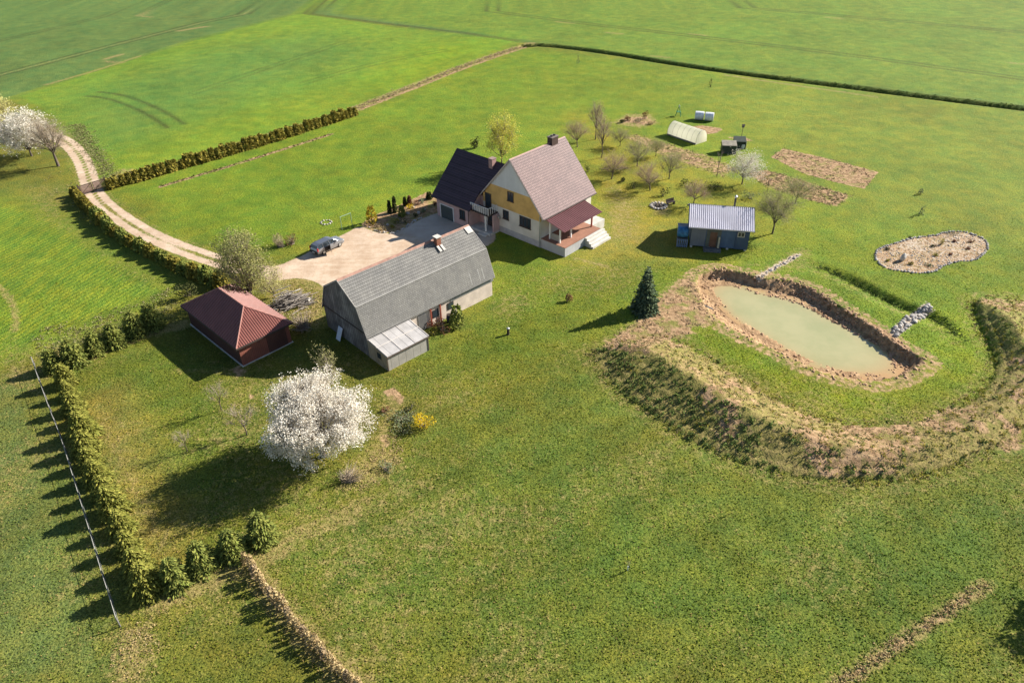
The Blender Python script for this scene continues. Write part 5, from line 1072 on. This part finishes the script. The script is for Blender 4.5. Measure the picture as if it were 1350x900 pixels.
def lumps(X, Y, rng, s0, s1, mat, name):
    O = np.array([[1,0,0],[-1,0,0],[0,1,0],[0,-1,0],[0,0,1],[0,0,-1],[.6,.6,.5],[-.6,.6,.5],[-.6,-.6,.5],[.6,-.6,.5]]); Fo = np.array([[6,2,0],[6,4,2],[6,0,4],[7,1,2],[7,2,4],[7,4,1],[8,3,1],[8,1,4],[8,4,3],[9,0,3],[9,3,4],[9,4,0],[0,2,5],[2,1,5],[1,3,5],[3,0,5]])
    N = len(X); s_ = rng.uniform(s0, s1, (N, 1, 1))*rng.uniform(.7, 1.3, (N, 1, 3)); V = O[None]*s_+rng.normal(0, .12, (N, 10, 3))*s_; a = rng.uniform(0, 6.28, N); ca, sa = np.cos(a)[:, None], np.sin(a)[:, None]
    V = np.stack([V[..., 0]*ca-V[..., 1]*sa+X[:, None], V[..., 0]*sa+V[..., 1]*ca+Y[:, None], V[..., 2]*.8+ground_zv(X, Y)[:, None]], -1).reshape(-1, 3)
    Fq = ((np.arange(N)*10)[:, None, None]+Fo[None]).reshape(-1, 3); return npmesh(name, V, Fq, mat)
rg = np.random.default_rng(63)
clm = plain('clay_clods', lin(188,154,124), .95, .22, 1.2); 
def bankd(X, Y, s):
    w_ = poly_sd(P_WATER, X, Y, 14); return np.where(w_ < .1, .75, 0)*np.clip((fbm(X, Y, 1.2, 98, 3)-.35)*5, .05, 1)
X, Y = scatter(P_BANK, 13000, lambda X, Y, s: bankd(X, Y, s)*np.where(gslope(X, Y) > .05, 1.0, .22)); fs_ = np.array([gslope(X[i:i+1], Y[i:i+1])[0] > .05 for i in range(len(X))]); struct(link('bank_clods', lumps(X[~fs_], Y[~fs_], rg, .05, .17, clm, 'bank_clods')), 'stuff'); struct(link('scarp_clods', lumps(X[fs_], Y[fs_], rg, .06, .20, clm, 'scarp_clods')), 'stuff')
X, Y = scatter(P_KIDNEY, 700, lambda X, Y, s: .6+0*X); struct(link('bed_litter', clumps(X, Y, rg, .22, 6, .09, L['straw2'], 'bed_litter', .14)), 'stuff')
X, Y = scatter(P_KIDNEY, 1500, lambda X, Y, s: .5*np.clip((fbm(X, Y, 2.5, 94)-.35)*4, 0, 1)); struct(link('bed_pebbles', lumps(X, Y, rg, .04, .14, plain('bed_pebble', (.46,.42,.37), .9, .3), 'bed_pebbles')), 'stuff')
Xp, Yp = scatter(P_PLOT1, 900, lambda X, Y, s: .6+0*X); struct(link('plot_clods', lumps(Xp, Yp, rg, .03, .10, plain('plot_clod', lin(150,116,90), .95, .3), 'plot_clods')), 'stuff')

# -- grass blades of the lawns and crops
def lawn(n, y0, y1, size, nm, up):
    rr = np.random.default_rng(101+int(y0)); Y = rr.uniform(y0, y1, n); X = rr.uniform(-1, 1, n)*((Y*CP+H*SP)*.76+2)
    i = np.clip(np.searchsorted(GX, X), 0, NXg-1); j = np.clip(np.searchsorted(GY, Y), 0, NYg-1); v = j*NXg+i
    ok = (grav[v] < .15) & (soil[v] < .35) & (sdB[v] < -.2) & (sdM[v] < .1) & (rock[v] < .2)
    for cx, cy, yw, l, w_ in ((3.83,92.69,.8256,10.5,14),(-11.57,70.08,.7585,9.2,7.8),(-30.45,65.7,-.7626,6.1,3.3),(28.26,87.42,-.1884,5.6,3.6)):
        a = (X-cx)*math.cos(yw)+(Y-cy)*math.sin(yw); b = -(X-cx)*math.sin(yw)+(Y-cy)*math.cos(yw); ok &= ~((abs(a) < l) & (abs(b) < w_))
    ok &= rr.random(n) < (.35+.65*fbm(X, Y, .9, 111, 2))*np.clip((100-Y)/40, 0, 1); X, Y, v = X[ok], Y[ok], v[ok]; N = len(X)
    C_ = np.stack([X, Y, ground_zv(X, Y)+rr.uniform(.0, .07, N)], 1); V, Fq = cards(C_, size, rr, up, 1.5)
    col = tint[v]*rr.uniform(.80, 1.34, (N, 1))*np.array([1., 1., .9]); st_ = rr.random(N) < np.clip(dry[v]*.55-.02, 0, .5); col[st_] = np.array(lin(176,152,98))*rr.uniform(.7, 1.15, (st_.sum(), 1))
    me = npmesh(nm, V, Fq, GRS.m); at = me.attributes.new('tint', 'FLOAT_COLOR', 'POINT'); at.data.foreach_set('color', np.repeat(np.concatenate([col, np.ones((N, 1))], 1), 4, 0).astype(np.float32).ravel()); struct(link(nm, me), 'stuff')
GRS = NT('grass_blades'); ga_ = GRS.n('Attribute', attribute_name='tint'); gd_ = GRS.n('BsdfDiffuse'); gt_ = GRS.n('BsdfTranslucent'); gx = GRS.n('MixShader'); gx.inputs[0].default_value = .3
for q in (gd_, gt_): GRS.t.links.new(ga_.outputs['Color'], q.inputs[0])
GRS.t.links.new(gd_.outputs[0], gx.inputs[1]); GRS.t.links.new(gt_.outputs[0], gx.inputs[2]); GRS.t.links.new(gx.outputs[0], GRS.out.inputs[0])
lawn(340000, 21, 100, .085, 'lawn_grass', .8)
# ------------------------------------------------------------------ stones
stm = plain('field_stone', (.34,.31,.285), .85, .3, 3, .3); stm2 = plain('pale_stone', (.43,.40,.365), .85, .25, 3, .3)
def stone_mesh(rng, s, mat):
    import bmesh
    bm = bmesh.new(); bmesh.ops.create_icosphere(bm, subdivisions=2, radius=.5)
    a = rng.normal(0, 1, (6, 3)); a /= np.linalg.norm(a, axis=1, keepdims=True); o = rng.uniform(.36, .48, 6)
    for v in bm.verts:
        c = np.array(v.co)
        for k in range(6):
            d = c@a[k]-o[k]
            if d > 0: c = c-a[k]*d*.9
        c *= np.array([1.15, .95, .75])*s; v.co = c
    me = bpy.data.meshes.new('stone'); bm.to_mesh(me); bm.free(); me.materials.append(mat); return me
rg = np.random.default_rng(71); STN = [stone_mesh(rg, 1.0, stm if k % 2 else stm2) for k in range(5)]
def stone(name, lab, x_, y_, s, grp, dz=0.0):
    o = link(name, STN[int(rg.integers(5))]); o.location = (x_, y_, ground_z(x_, y_)+s*.18+dz); o.rotation_euler = (rg.uniform(-.3,.3), rg.uniform(-.3,.3), rg.uniform(0, 6.28)); o.scale = (s, s*rg.uniform(.8, 1.2), s*rg.uniform(.8, 1.1)); return tag(o, lab, 'stone', grp)
PK = np.concatenate([P_KIDNEY, P_KIDNEY[:1]]); sgk = np.hypot(*np.diff(PK, axis=0).T); cuk = np.concatenate([[0], np.cumsum(sgk)]); nst = int(cuk[-1]/.40)
for i in range(nst):
    d = cuk[-1]*i/nst; k = min(len(sgk)-1, int(np.searchsorted(cuk, d, 'right')-1)); p = PK[k]+(PK[k+1]-PK[k])*(d-cuk[k])/sgk[k]
    stone('border_stone', 'small pale stone in the border of the kidney shaped bed', p[0]+rg.normal(0, .06), p[1]+rg.normal(0, .06), rg.uniform(.24, .42), 'border stones of the kidney shaped bed')
bq = stone('boulder', 'big upright grey boulder in the kidney shaped bed', *G(1190, 343)[:2], 1.0, None, .25); bq.scale = (.95, .75, 1.7)
Xs, Ys = scatter(P_CHAN, 700, lambda X, Y, s: (s > .05)*.42)
for a, b in zip(Xs, Ys): stone('channel_stone', 'rounded stone lining the short spillway between ditch and pond', a, b, rg.uniform(.28, .55), 'stones of the pond spillway')
for a, b in zip(*strip_scatter(W([(1000,368),(1008,361),(1020,354),(1036,346),(1052,336)]), 40, .13, rg)): stone('path_stone', 'small stone of the narrow inlet line running up from the pond', a, b, rg.uniform(.14, .30), 'stones of the pond inlet')
for i in range(11):
    q = i/11*6.283; p = G(430, 293.5); stone('ring_stone', 'stone in the small round heap on the lawn above the car', p[0]+.75*math.cos(q), p[1]+.75*math.sin(q), rg.uniform(.22, .38), 'stones of the small round lawn bed')
for a, b in zip(*strip_scatter(W([(486,299),(500,306),(518,308),(530,303),(545,292),(562,284)]), 34, .12, rg)): stone('edge_stone', 'small stone edging the yard bed along the gravel', a, b, rg.uniform(.22, .36), 'edging stones of the yard bed')
for a, b in ((545,274),(552,281),(538,282),(527,289),(560,277),(511,297),(497,294)): 
    p = G(a, b); stone('bed_stone', 'grey stone lying among the plants of the yard bed', p[0], p[1], rg.uniform(.4, .7), 'loose stones of the yard bed')
fp = thing('fire_pit', 'round fire pit ringed with pale stones on the orchard lawn', 'fire pit', (*G(868, 272)[:2], ground_z(*G(868, 272)[:2])))
for i in range(14):
    q = i/14*6.283; o = link('stone', STN[i % 5], fp); o.location = (1.1*math.cos(q), 1.1*math.sin(q), .12); o.scale = (.5, .45, .4); o.rotation_euler = (0, 0, q)
part('ash_bed', MB().lathe([(1.0, .02), (.9, .06), (.3, .10)], 20), plain('ash', (.10,.09,.085), .95, .4, 5), fp)
lg = MB()
for i in range(7): lg.tube((-.5+.15*i, -.5, .1+.08*(i % 3)), (-.2+.05*i, .5, .2+.06*(i % 2)), .07, n=7)
part('log_heap', lg, M['bark'], fp)
gt = thing('garden_bench', 'dark wooden bench by the fire pit in the orchard', 'bench', (*G(884, 270)[:2], ground_z(*G(884, 270)[:2])), .5)
part('seat', MB().box(-.75,.75,-.2,.2,.42,.47), M['fascia'], gt); part('backrest', MB().prism([(-.75,.2,.47),(.75,.2,.47),(.75,.30,.9),(-.75,.30,.9)], (0,.04,0)), M['fascia'], gt)
for q in (-.62, .62): part('leg', MB().box(q-.05,q+.05,-.18,.18,0,.418), M['fascia'], gt)
# ------------------------------------------------------------------ car
def car():
    rw, fw = G(426, 336), G(449.5, 324.5); hd = math.atan2(fw[1]-rw[1], fw[0]-rw[0])
    nx, ny = -math.sin(hd), math.cos(hd); c0 = ((rw[0]+fw[0])/2+nx*.80, (rw[1]+fw[1])/2+ny*.80)
    t = thing('parked_car', 'silver grey estate car with an open rear side door on the gravel yard', 'car', (c0[0], c0[1], ground_z(*c0)+.02), hd)
    paint_ = NT('silver_paint').set(Base_Color=(.30,.31,.33), Metallic=.55, Roughness=.30, Specular_IOR_Level=.5).m; dk = plain('car_trim', (.025,.025,.027), .5, .1)
    glass = NT('car_glass').set(Base_Color=(.02,.025,.03), Roughness=.06, Specular_IOR_Level=.7).m
    # lower body: sections along x, each a rounded half outline
    xs = [-2.32,-2.22,-1.7,-1.0,0,.95,1.35,1.9,2.2,2.36]; top = [.78,.98,1.02,1.02,1.0,.98,.95,.88,.78,.60]; bot = [.42,.30,.24,.22,.22,.22,.22,.24,.28,.36]; hw = [.78,.86,.90,.91,.91,.91,.90,.87,.80,.66]
    V = []; Fs = []
    for x_, t_, b_, w_ in zip(xs, top, bot, hw):
        m_ = b_+(t_-b_)*.55; V += [(x_,-w_*.92,b_),(x_,-w_,m_),(x_,-w_*.95,t_-.04),(x_,-w_*.80,t_),(x_,w_*.80,t_),(x_,w_*.95,t_-.04),(x_,w_,m_),(x_,w_*.92,b_)]
    for k in range(len(xs)-1):
        for i in range(8): Fs.append((k*8+i, k*8+(i+1) % 8, (k+1)*8+(i+1) % 8, (k+1)*8+i))
    Fs += [tuple(range(8)), tuple(range(len(xs)*8-1, len(xs)*8-9, -1))]
    part('body', MB().add(V, Fs), paint_, t, smooth=False)
    # cabin (glass volume) with painted roof and pillars
    cx = [-2.22,-2.05,-1.55,.15,.55,1.15]; cz_ = [1.03,1.36,1.46,1.47,1.38,.99]; cw = [.74,.66,.62,.62,.63,.72]; V = []; Fs = []
    for x_, z_, w_ in zip(cx, cz_, cw): V += [(x_,-.80,.97),(x_,-w_,z_-.02),(x_,w_,z_-.02),(x_,.80,.97)]
    for k in range(5):
        for i in range(3): Fs.append((k*4+i, k*4+i+1, (k+1)*4+i+1, (k+1)*4+i))
    Fs += [(0,1,2,3), (23,22,21,20)]; part('cabin_glass', MB().add(V, Fs), glass, t)
    rf = MB(); R_ = [(-2.10,.64,1.35),(-1.55,.63,1.455),(.15,.63,1.465),(.52,.63,1.385)]
    for (x0,w0,z0),(x1,w1,z1) in zip(R_, R_[1:]): rf.add([(x0,-w0,z0+.012),(x1,-w1,z1+.012),(x1,w1,z1+.012),(x0,w0,z0+.012),(x0,-w0,z0+.04),(x1,-w1,z1+.04),(x1,w1,z1+.04),(x0,w0,z0+.04)], [(0,3,2,1),(4,5,6,7),(0,1,5,4),(2,3,7,6),(1,2,6,5),(3,0,4,7)])
    part('roof', rf, NT('roof_paint').set(Base_Color=(.16,.18,.22), Metallic=.5, Roughness=.28).m, t)
    pl_ = MB()
    for s in (-1, 1):
        for (x0,z0),(x1,z1) in (((.58,1.37),(1.18,.98)), ((-.25,1.45),(-.22,.99)), ((-1.25,1.45),(-1.32,.99)), ((-2.06,1.35),(-2.24,1.0))):
            pl_.tube((x0, s*.645, z0), (x1, s*.805, z1), .04, n=6)
    part('pillar', pl_, paint_, t)
    rl_ = MB()
    for s in (-1, 1): rl_.tube((-1.9, s*.56, 1.50), (.1, s*.56, 1.53), .018, n=6)
    part('roof_rail', rl_, dk, t)
    for sx in (-1.36, 1.36):
        for s in (-1, 1):
            w_ = thing_child('wheel', t); w_.location = (sx, s*.80, .32)
            part('tyre', MB().lathe([(.20,-.11),(.32,-.09),(.325,0),(.32,.09),(.20,.11)], 20, axis='y'), plain('tyre_rubber', (.02,.02,.02), .9, .1) if 'tyre_rubber' not in bpy.data.materials else bpy.data.materials['tyre_rubber'], w_)
            part('rim', MB().lathe([(.03,s*.128),(.20,s*.122),(.21,s*.111)], 14, axis='y'), M['galv'], w_)
    for s in (-1, 1):
        part('tail_light', MB().box(-2.30,-2.17,s*.70,s*.865,.72,1.14), NT('tail_red').set(Base_Color=(.45,.02,.015), Roughness=.25).m, t)
        part('headlight', MB().box(2.08,2.24,s*.52,s*.80,.60,.74), NT('lamp_glass').set(Base_Color=(.6,.62,.65), Roughness=.15).m, t)
        part('mirror', MB().box(.62,.80,s*.90,s*1.06,.95,1.08), paint_, t)
    part('rear_bumper', MB().box(-2.40,-2.26,-.80,.80,.34,.60), dk, t); part('front_grille', MB().box(2.30,2.385,-.42,.42,.40,.58), dk, t)
    part('number_plate', MB().box(-2.41,-2.402,-.26,.26,.42,.52), M['white_paint'], t)
    part('door_opening', MB().box(-1.16,-.30,-.915,-.85,.34,.98), dk, t)
    dr = part('open_door', MB().box(0,.95,-.05,0,.32,1.0).tube((.02,-.02,1.0),(.25,-.02,1.42),.03).tube((.25,-.02,1.42),(.93,-.02,1.40),.03).tube((.93,-.02,1.40),(.94,-.02,1.0),.03), paint_, t, 'open rear side door'); dr.location = (-.28,-.92,.03); dr.rotation_euler = (0, 0, R(180+58))
    part('pane', MB().box(.2,.9,-.035,-.02,1.0,1.38), glass, dr)
def thing_child(n, p):
    o = bpy.data.objects.new(n, None); COL.objects.link(o); o.parent = p; o.empty_display_size = .1; return o
car()
# ------------------------------------------------------------------ gate, fence, goal
ga, gb = G(107, 258), G(142, 247); ang = math.atan2(gb[1]-ga[1], gb[0]-ga[0]); gl = math.hypot(gb[0]-ga[0], gb[1]-ga[1])
gt = thing('driveway_gate', 'brown slatted double gate across the dirt track', 'gate', (ga[0], ga[1], ground_z(ga[0], ga[1])), ang)
gw_ = plain('brown_gate_wood', (.16,.10,.085), .7, .2); gr_ = plain('brown_gate_frame', (.07,.045,.04), .6, .2)
for q in (0, gl): part('gate_post', MB().box(q-.09,q+.09,-.09,.09,0,1.75), gr_, gt)
for k in range(2):
    x0 = .12+k*(gl-.12)/2; x1 = x0+(gl-.24)/2-.02; mb = MB(); n_ = 11
    for i in range(n_): mb.box(x0+.06+(x1-x0-.12)*i/n_, x0+.06+(x1-x0-.12)*(i+.72)/n_, -.02, .02, .16, 1.5)
    pnl = part('gate_panel', mb, gw_, gt)
    part('gate_frame', MB().box(x0,x1,-.05,-.025,.15,.25).box(x0,x1,-.05,-.025,1.45,1.55).box(x0,x0+.09,-.05,-.025,.252,1.448).box(x1-.09,x1,-.05,-.025,.252,1.448).prism([(x0+.1,-.052,.26),(x0+.22,-.052,.26),(x1-.1,-.052,1.44),(x1-.22,-.052,1.44)], (0,.026,0)), gr_, pnl)
FP = W([(46,481),(56,510),(70,548),(86,588),(99,630),(112,672),(126,718),(140,766),(152,802),(162,836)]); sgf = np.hypot(*np.diff(FP, axis=0).T); cuf = np.concatenate([[0], np.cumsum(sgf)])
o0 = (FP[0][0], FP[0][1]); fz = thing('wire_fence', 'long grey wire mesh fence on thin posts left of the golden spruces', 'fence', (o0[0], o0[1], 0))
fpos = []
for d in np.arange(0, cuf[-1]+.01, 2.4):
    k = min(len(sgf)-1, int(np.searchsorted(cuf, d, 'right')-1)); p = FP[k]+(FP[k+1]-FP[k])*(d-cuf[k])/sgf[k]; fpos.append((p[0]-o0[0], p[1]-o0[1], ground_z(*p)))
for p in fpos: part('fence_post', MB().box(p[0]-.035,p[0]+.035,p[1]-.035,p[1]+.035,-.1,p[2]+1.08), M['wood_grey_x'], fz)
wr = MB(); 
for p, q in zip(fpos, fpos[1:]):
    for h_ in (.2,.8): wr.tube((p[0],p[1],p[2]+h_), (q[0],q[1],q[2]+h_), .009, n=3)
    for k in range(6):
        t = k/6; a = [p[i]+(q[i]-p[i])*t for i in range(3)]; wr.tube((a[0],a[1],a[2]+.05), (a[0],a[1],a[2]+1.0), .007, n=3)
part('wire_mesh', wr, M['galv'], fz)
tr_ = MB()
for p, q in zip(fpos, fpos[1:]): tr_.tube((p[0],p[1],p[2]+1.03), (q[0],q[1],q[2]+1.03), .015, n=6)
part('top_rail', tr_, plain('pale_rail', (.40,.39,.36), .8, .15), fz)
a, b = G(451, 303), G(464.5, 297.5); go = thing('goal_frame', 'thin pale green goal frame on the lawn edge above the yard', 'goal', (a[0], a[1], ground_z(a[0], a[1])), math.atan2(b[1]-a[1], b[0]-a[0])); gln = math.hypot(b[0]-a[0], b[1]-a[1])
gm = plain('pale_green_tube', (.22,.34,.24), .5, .1)
for q in (0, gln): part('goal_post', MB().tube((q,0,0), (q,0,1.95), .045, n=8), gm, go)
part('crossbar', MB().tube((-.04,0,1.98), (gln+.04,0,1.98), .045, n=8), gm, go)
# ------------------------------------------------------------------ brush pile, plank
bp_ = G(383, 402); br = thing('brush_pile', 'grey heap of cut branches and poles beside the driveway', 'wood pile', (bp_[0], bp_[1], ground_z(bp_[0], bp_[1])), .55)
rg = np.random.default_rng(81); N = 260; c_ = np.stack([rg.normal(0, 1.15, N), rg.normal(0, .62, N), np.zeros(N)], 1); c_[:, 2] = np.abs(rg.normal(0, .5, N))*np.exp(-(c_[:,0]/1.9)**2-(c_[:,1]/1.1)**2)*1.9+.08
d_ = np.stack([rg.normal(1, .4, N), rg.normal(0, .35, N), rg.normal(0, .16, N)], 1); d_ /= np.linalg.norm(d_, axis=1, keepdims=True); ln = rg.uniform(.5, 1.5, (N, 1))
rr = rg.uniform(.025, .075, N); v, f = tubes(c_-d_*ln*.7, c_+d_*ln*.7, rr, rr*.7, 6); part('branch_heap', npmesh('branch_heap', v, f, plain('grey_branches', (.27,.24,.21), .9, .4, 6)), None, br)
part('white_pole', MB().tube((-.9,.35,1.25), (1.7,.75,1.30), .07, n=8), plain('pale_pole', (.5,.47,.42), .7, .1), br)
part('log_end', MB().tube((1.9,-.6,.25), (2.3,-.3,.3), .22, n=10), stm2, br)
# ------------------------------------------------------------------ polytunnel, bales, shed boxes
pa, pb = G(879.5, 178), G(917, 191); an = math.atan2(pb[1]-pa[1], pb[0]-pa[0]); Lg = math.hypot(pb[0]-pa[0], pb[1]-pa[1]); 
pt = thing('polytunnel', 'milky plastic film greenhouse tunnel on the far side of the orchard', 'greenhouse', (pa[0], pa[1], ground_z(pa[0], pa[1])), an)
pr_ = [(1.45-1.5*math.cos(t)*(1 if True else 0), 2.3*math.sin(t)**.8) for t in np.linspace(0, math.pi, 15)]; pr_[0] = (-.05, 0); pr_[-1] = (2.95, 0)
film = NT('plastic_film'); n1 = film.noise(film.oco(), 1.3, 5, .65); film.base(film.mix(film.ramp(n1, .3, .7), (.74,.71,.62), (.86,.84,.80))); film.set(Roughness=.35, Specular_IOR_Level=.4); ft = film.n('BsdfTranslucent'); ft.inputs[0].default_value = (.90,.88,.80,1); fx = film.n('MixShader'); fx.inputs[0].default_value = .75; film.t.links.new(film.b.outputs[0], fx.inputs[1]); film.t.links.new(ft.outputs[0], fx.inputs[2]); film.t.links.new(fx.outputs[0], film.out.inputs[0])
fm_ = MB(); V = [(x_, a, b) for x_ in np.linspace(0, Lg, 9) for a, b in pr_]; k = len(pr_)
fm_.add(V, [(i*k+j, (i+1)*k+j, (i+1)*k+j+1, i*k+j+1) for i in range(8) for j in range(k-1)])
part('film_cover', fm_, film.m, pt, smooth=True)
part('end_sheet', MB().prism([(Lg+.005, a, b) for a, b in pr_], (.02,0,0)), film.m, pt); part('end_sheet', MB().prism([(-.025, a, b) for a, b in pr_], (.02,0,0)), film.m, pt)
hp = MB()
for x_ in np.linspace(.02, Lg-.02, 7):
    for (a, b), (c, d) in zip(pr_, pr_[1:]): hp.tube((x_, a, b+.01), (x_, c, d+.01), .025, n=5)
part('hoop', hp, plain('film_hoop', (.40,.38,.32), .6, .1), pt)
part('base_board', MB().box(0,Lg,-.05,-.004,0,.28), M['wood_grey_x'], pt)
wrap = plain('bale_wrap', (.66,.68,.72), .4, .12, 2, .1); tan_ = plain('bale_face', (.50,.44,.37), .8, .15, 4, .2)
for (a, b), lab in (((921,159.5), 'grey wrapped round bale behind the polytunnel, the one farther left'), ((934,161), 'grey wrapped round bale with a tan end, the one farther right')):
    p = G(a, b); t = thing('round_bale', lab, 'bale', (p[0], p[1], ground_z(p[0], p[1])), -.28, 'wrapped bales behind the polytunnel')
    part('bale_body', MB().lathe([(.72,-.82),(.80,-.76),(.82,0),(.80,.76),(.72,.82)], 20, (0,.8,.80), 'x'), wrap, t, smooth=False); part('bale_end', MB().lathe([(.70,.822),(.68,.85)], 20, (0,.8,.80), 'x'), tan_, t)
gbx = plain('dark_green_box', (.045,.055,.045), .6, .2); lid = plain('weathered_lid', (.27,.24,.19), .8, .2)
for (a, b), w_, d_, h_, lab in (((951,202.5), 2.4, 1.5, 1.65, 'dark green wooden box with a sloping pale lid right of the polytunnel'), ((967,196), 2.0, 1.6, 1.5, 'dark box behind the one with a sloping lid')):
    p = G(a, b); t = thing('compost_box', lab, 'box', (p[0], p[1], ground_z(p[0], p[1])), -.12, 'dark garden boxes')
    part('box_wall', MB().prism([(0,0,0),(0,d_,0),(0,d_,h_+.15),(0,0,h_-.25)], (w_,0,0)), gbx, t); part('lid', MB().prism([(-.05,-.06,h_-.24),(-.05,d_+.05,h_+.17),(-.05,d_+.05,h_+.23),(-.05,-.06,h_-.18)], (w_+.1,0,0)), lid if w_ > 2.1 else gbx, t)
    part('corner_post', MB().box(w_+.005,w_+.09,-.03,.06,0,h_-.3), plain('pale_corner', (.45,.42,.36), .8, .1), t)
p = G(979, 196); br_ = thing('white_barrel', 'small white barrel beside the dark boxes', 'barrel', (p[0], p[1], ground_z(p[0], p[1]))); part('barrel_body', MB().lathe([(.26,0),(.31,.3),(.31,.5),(.26,.8)], 14), M['white_paint'], br_); part('lid', MB().lathe([(.27,.802),(.25,.84)], 14), M['fascia'], br_)
p = G(592.5, 424); br_ = thing('rain_barrel', 'dark blue rain barrel against the barn wall', 'barrel', (p[0], p[1], ground_z(p[0], p[1]))); part('barrel_body', MB().lathe([(.27,0),(.33,.35),(.33,.6),(.27,.95)], 14), plain('dark_blue_plastic', (.02,.035,.08), .4, .1), br_); part('rim', MB().lathe([(.29,.952),(.29,.98),(.24,.985)], 14), M['fascia'], br_)
p = G(977, 183); bh = thing('bird_house', 'bird house on a tall thin pole behind the dark boxes', 'bird house', (p[0], p[1], ground_z(p[0], p[1])))
part('pole', MB().tube((0,0,0),(0,0,2.1),.04,n=6), M['bark'], bh); part('house_box', MB().box(-.18,.18,-.18,.18,2.102,2.5), M['wood_grey_x'], bh); part('roof', MB().prism([(-.25,-.26,2.502),(-.25,.26,2.502),(-.25,0,2.68)], (.5,0,0)), M['fascia'], bh)
p = G(894, 153); gp_ = thing('garden_obelisk', 'small green obelisk frame behind the polytunnel', 'trellis', (p[0], p[1], ground_z(p[0], p[1]))); ob = MB(); gmt = plain('green_paint', (.07,.22,.10), .6, .1)
for q in range(4):
    a = q*1.5708+.5; part('leg', MB().tube((.75*math.cos(a),.75*math.sin(a),0), (.08*math.cos(a),.08*math.sin(a),1.75), .05, n=6), gmt, gp_)
part('cross_brace', MB().box(-.42,.42,-.42,.42,.82,.88), gmt, gp_); part('finial', MB().lathe([(.10,1.75),(.14,1.95),(.03,2.2)], 10), M['galv'], gp_)
# lawn posts
p = G(670, 441); lp_ = thing('lawn_post', 'short dark post with a pale cap on the lawn between barn and spruce', 'post', (p[0], p[1], ground_z(p[0], p[1]))); part('post_stem', MB().lathe([(.17,0),(.15,.2),(.15,.78)], 12), M['fascia'], lp_); part('post_cap', MB().lathe([(.19,.782),(.19,.86),(.06,.93)], 12), M['galv'], lp_)
p = G(827.5, 751); lp_ = thing('staked_sapling', 'thin staked sapling with a pale trunk guard on the foreground lawn', 'sapling', (p[0], p[1], ground_z(p[0], p[1]))); part('stem', MB().tube((0,0,0),(.03,.02,1.0),.016,.006,n=5), L['twig'], lp_); part('trunk_guard', MB().lathe([(.05,.0),(.045,.45),(.05,.46)], 8), M['white_paint'], lp_); part('stake', MB().tube((.14,.03,0),(.12,.02,.75),.02,n=5), M['wood_grey_x'], lp_)
v, f = tubes(np.tile([[.02,.02,.7]], (16,1))+rg.normal(0,.05,(16,3)), np.array([[.02,.02,.95]])+rg.normal(0,.16,(16,3)), np.full(16,.006), np.full(16,.003), 3); part('twigs', npmesh('twigs', v, f, L['twig']), None, lp_)
p = G(931, 402); pk = thing('pond_plank', 'grey plank lying on the bare soil at the pond edge', 'plank', (p[0], p[1], ground_z(p[0], p[1])+.06), -.75); part('board', MB().box(-.9,.9,-.12,.12,0,.06), M['wood_grey_x'], pk)
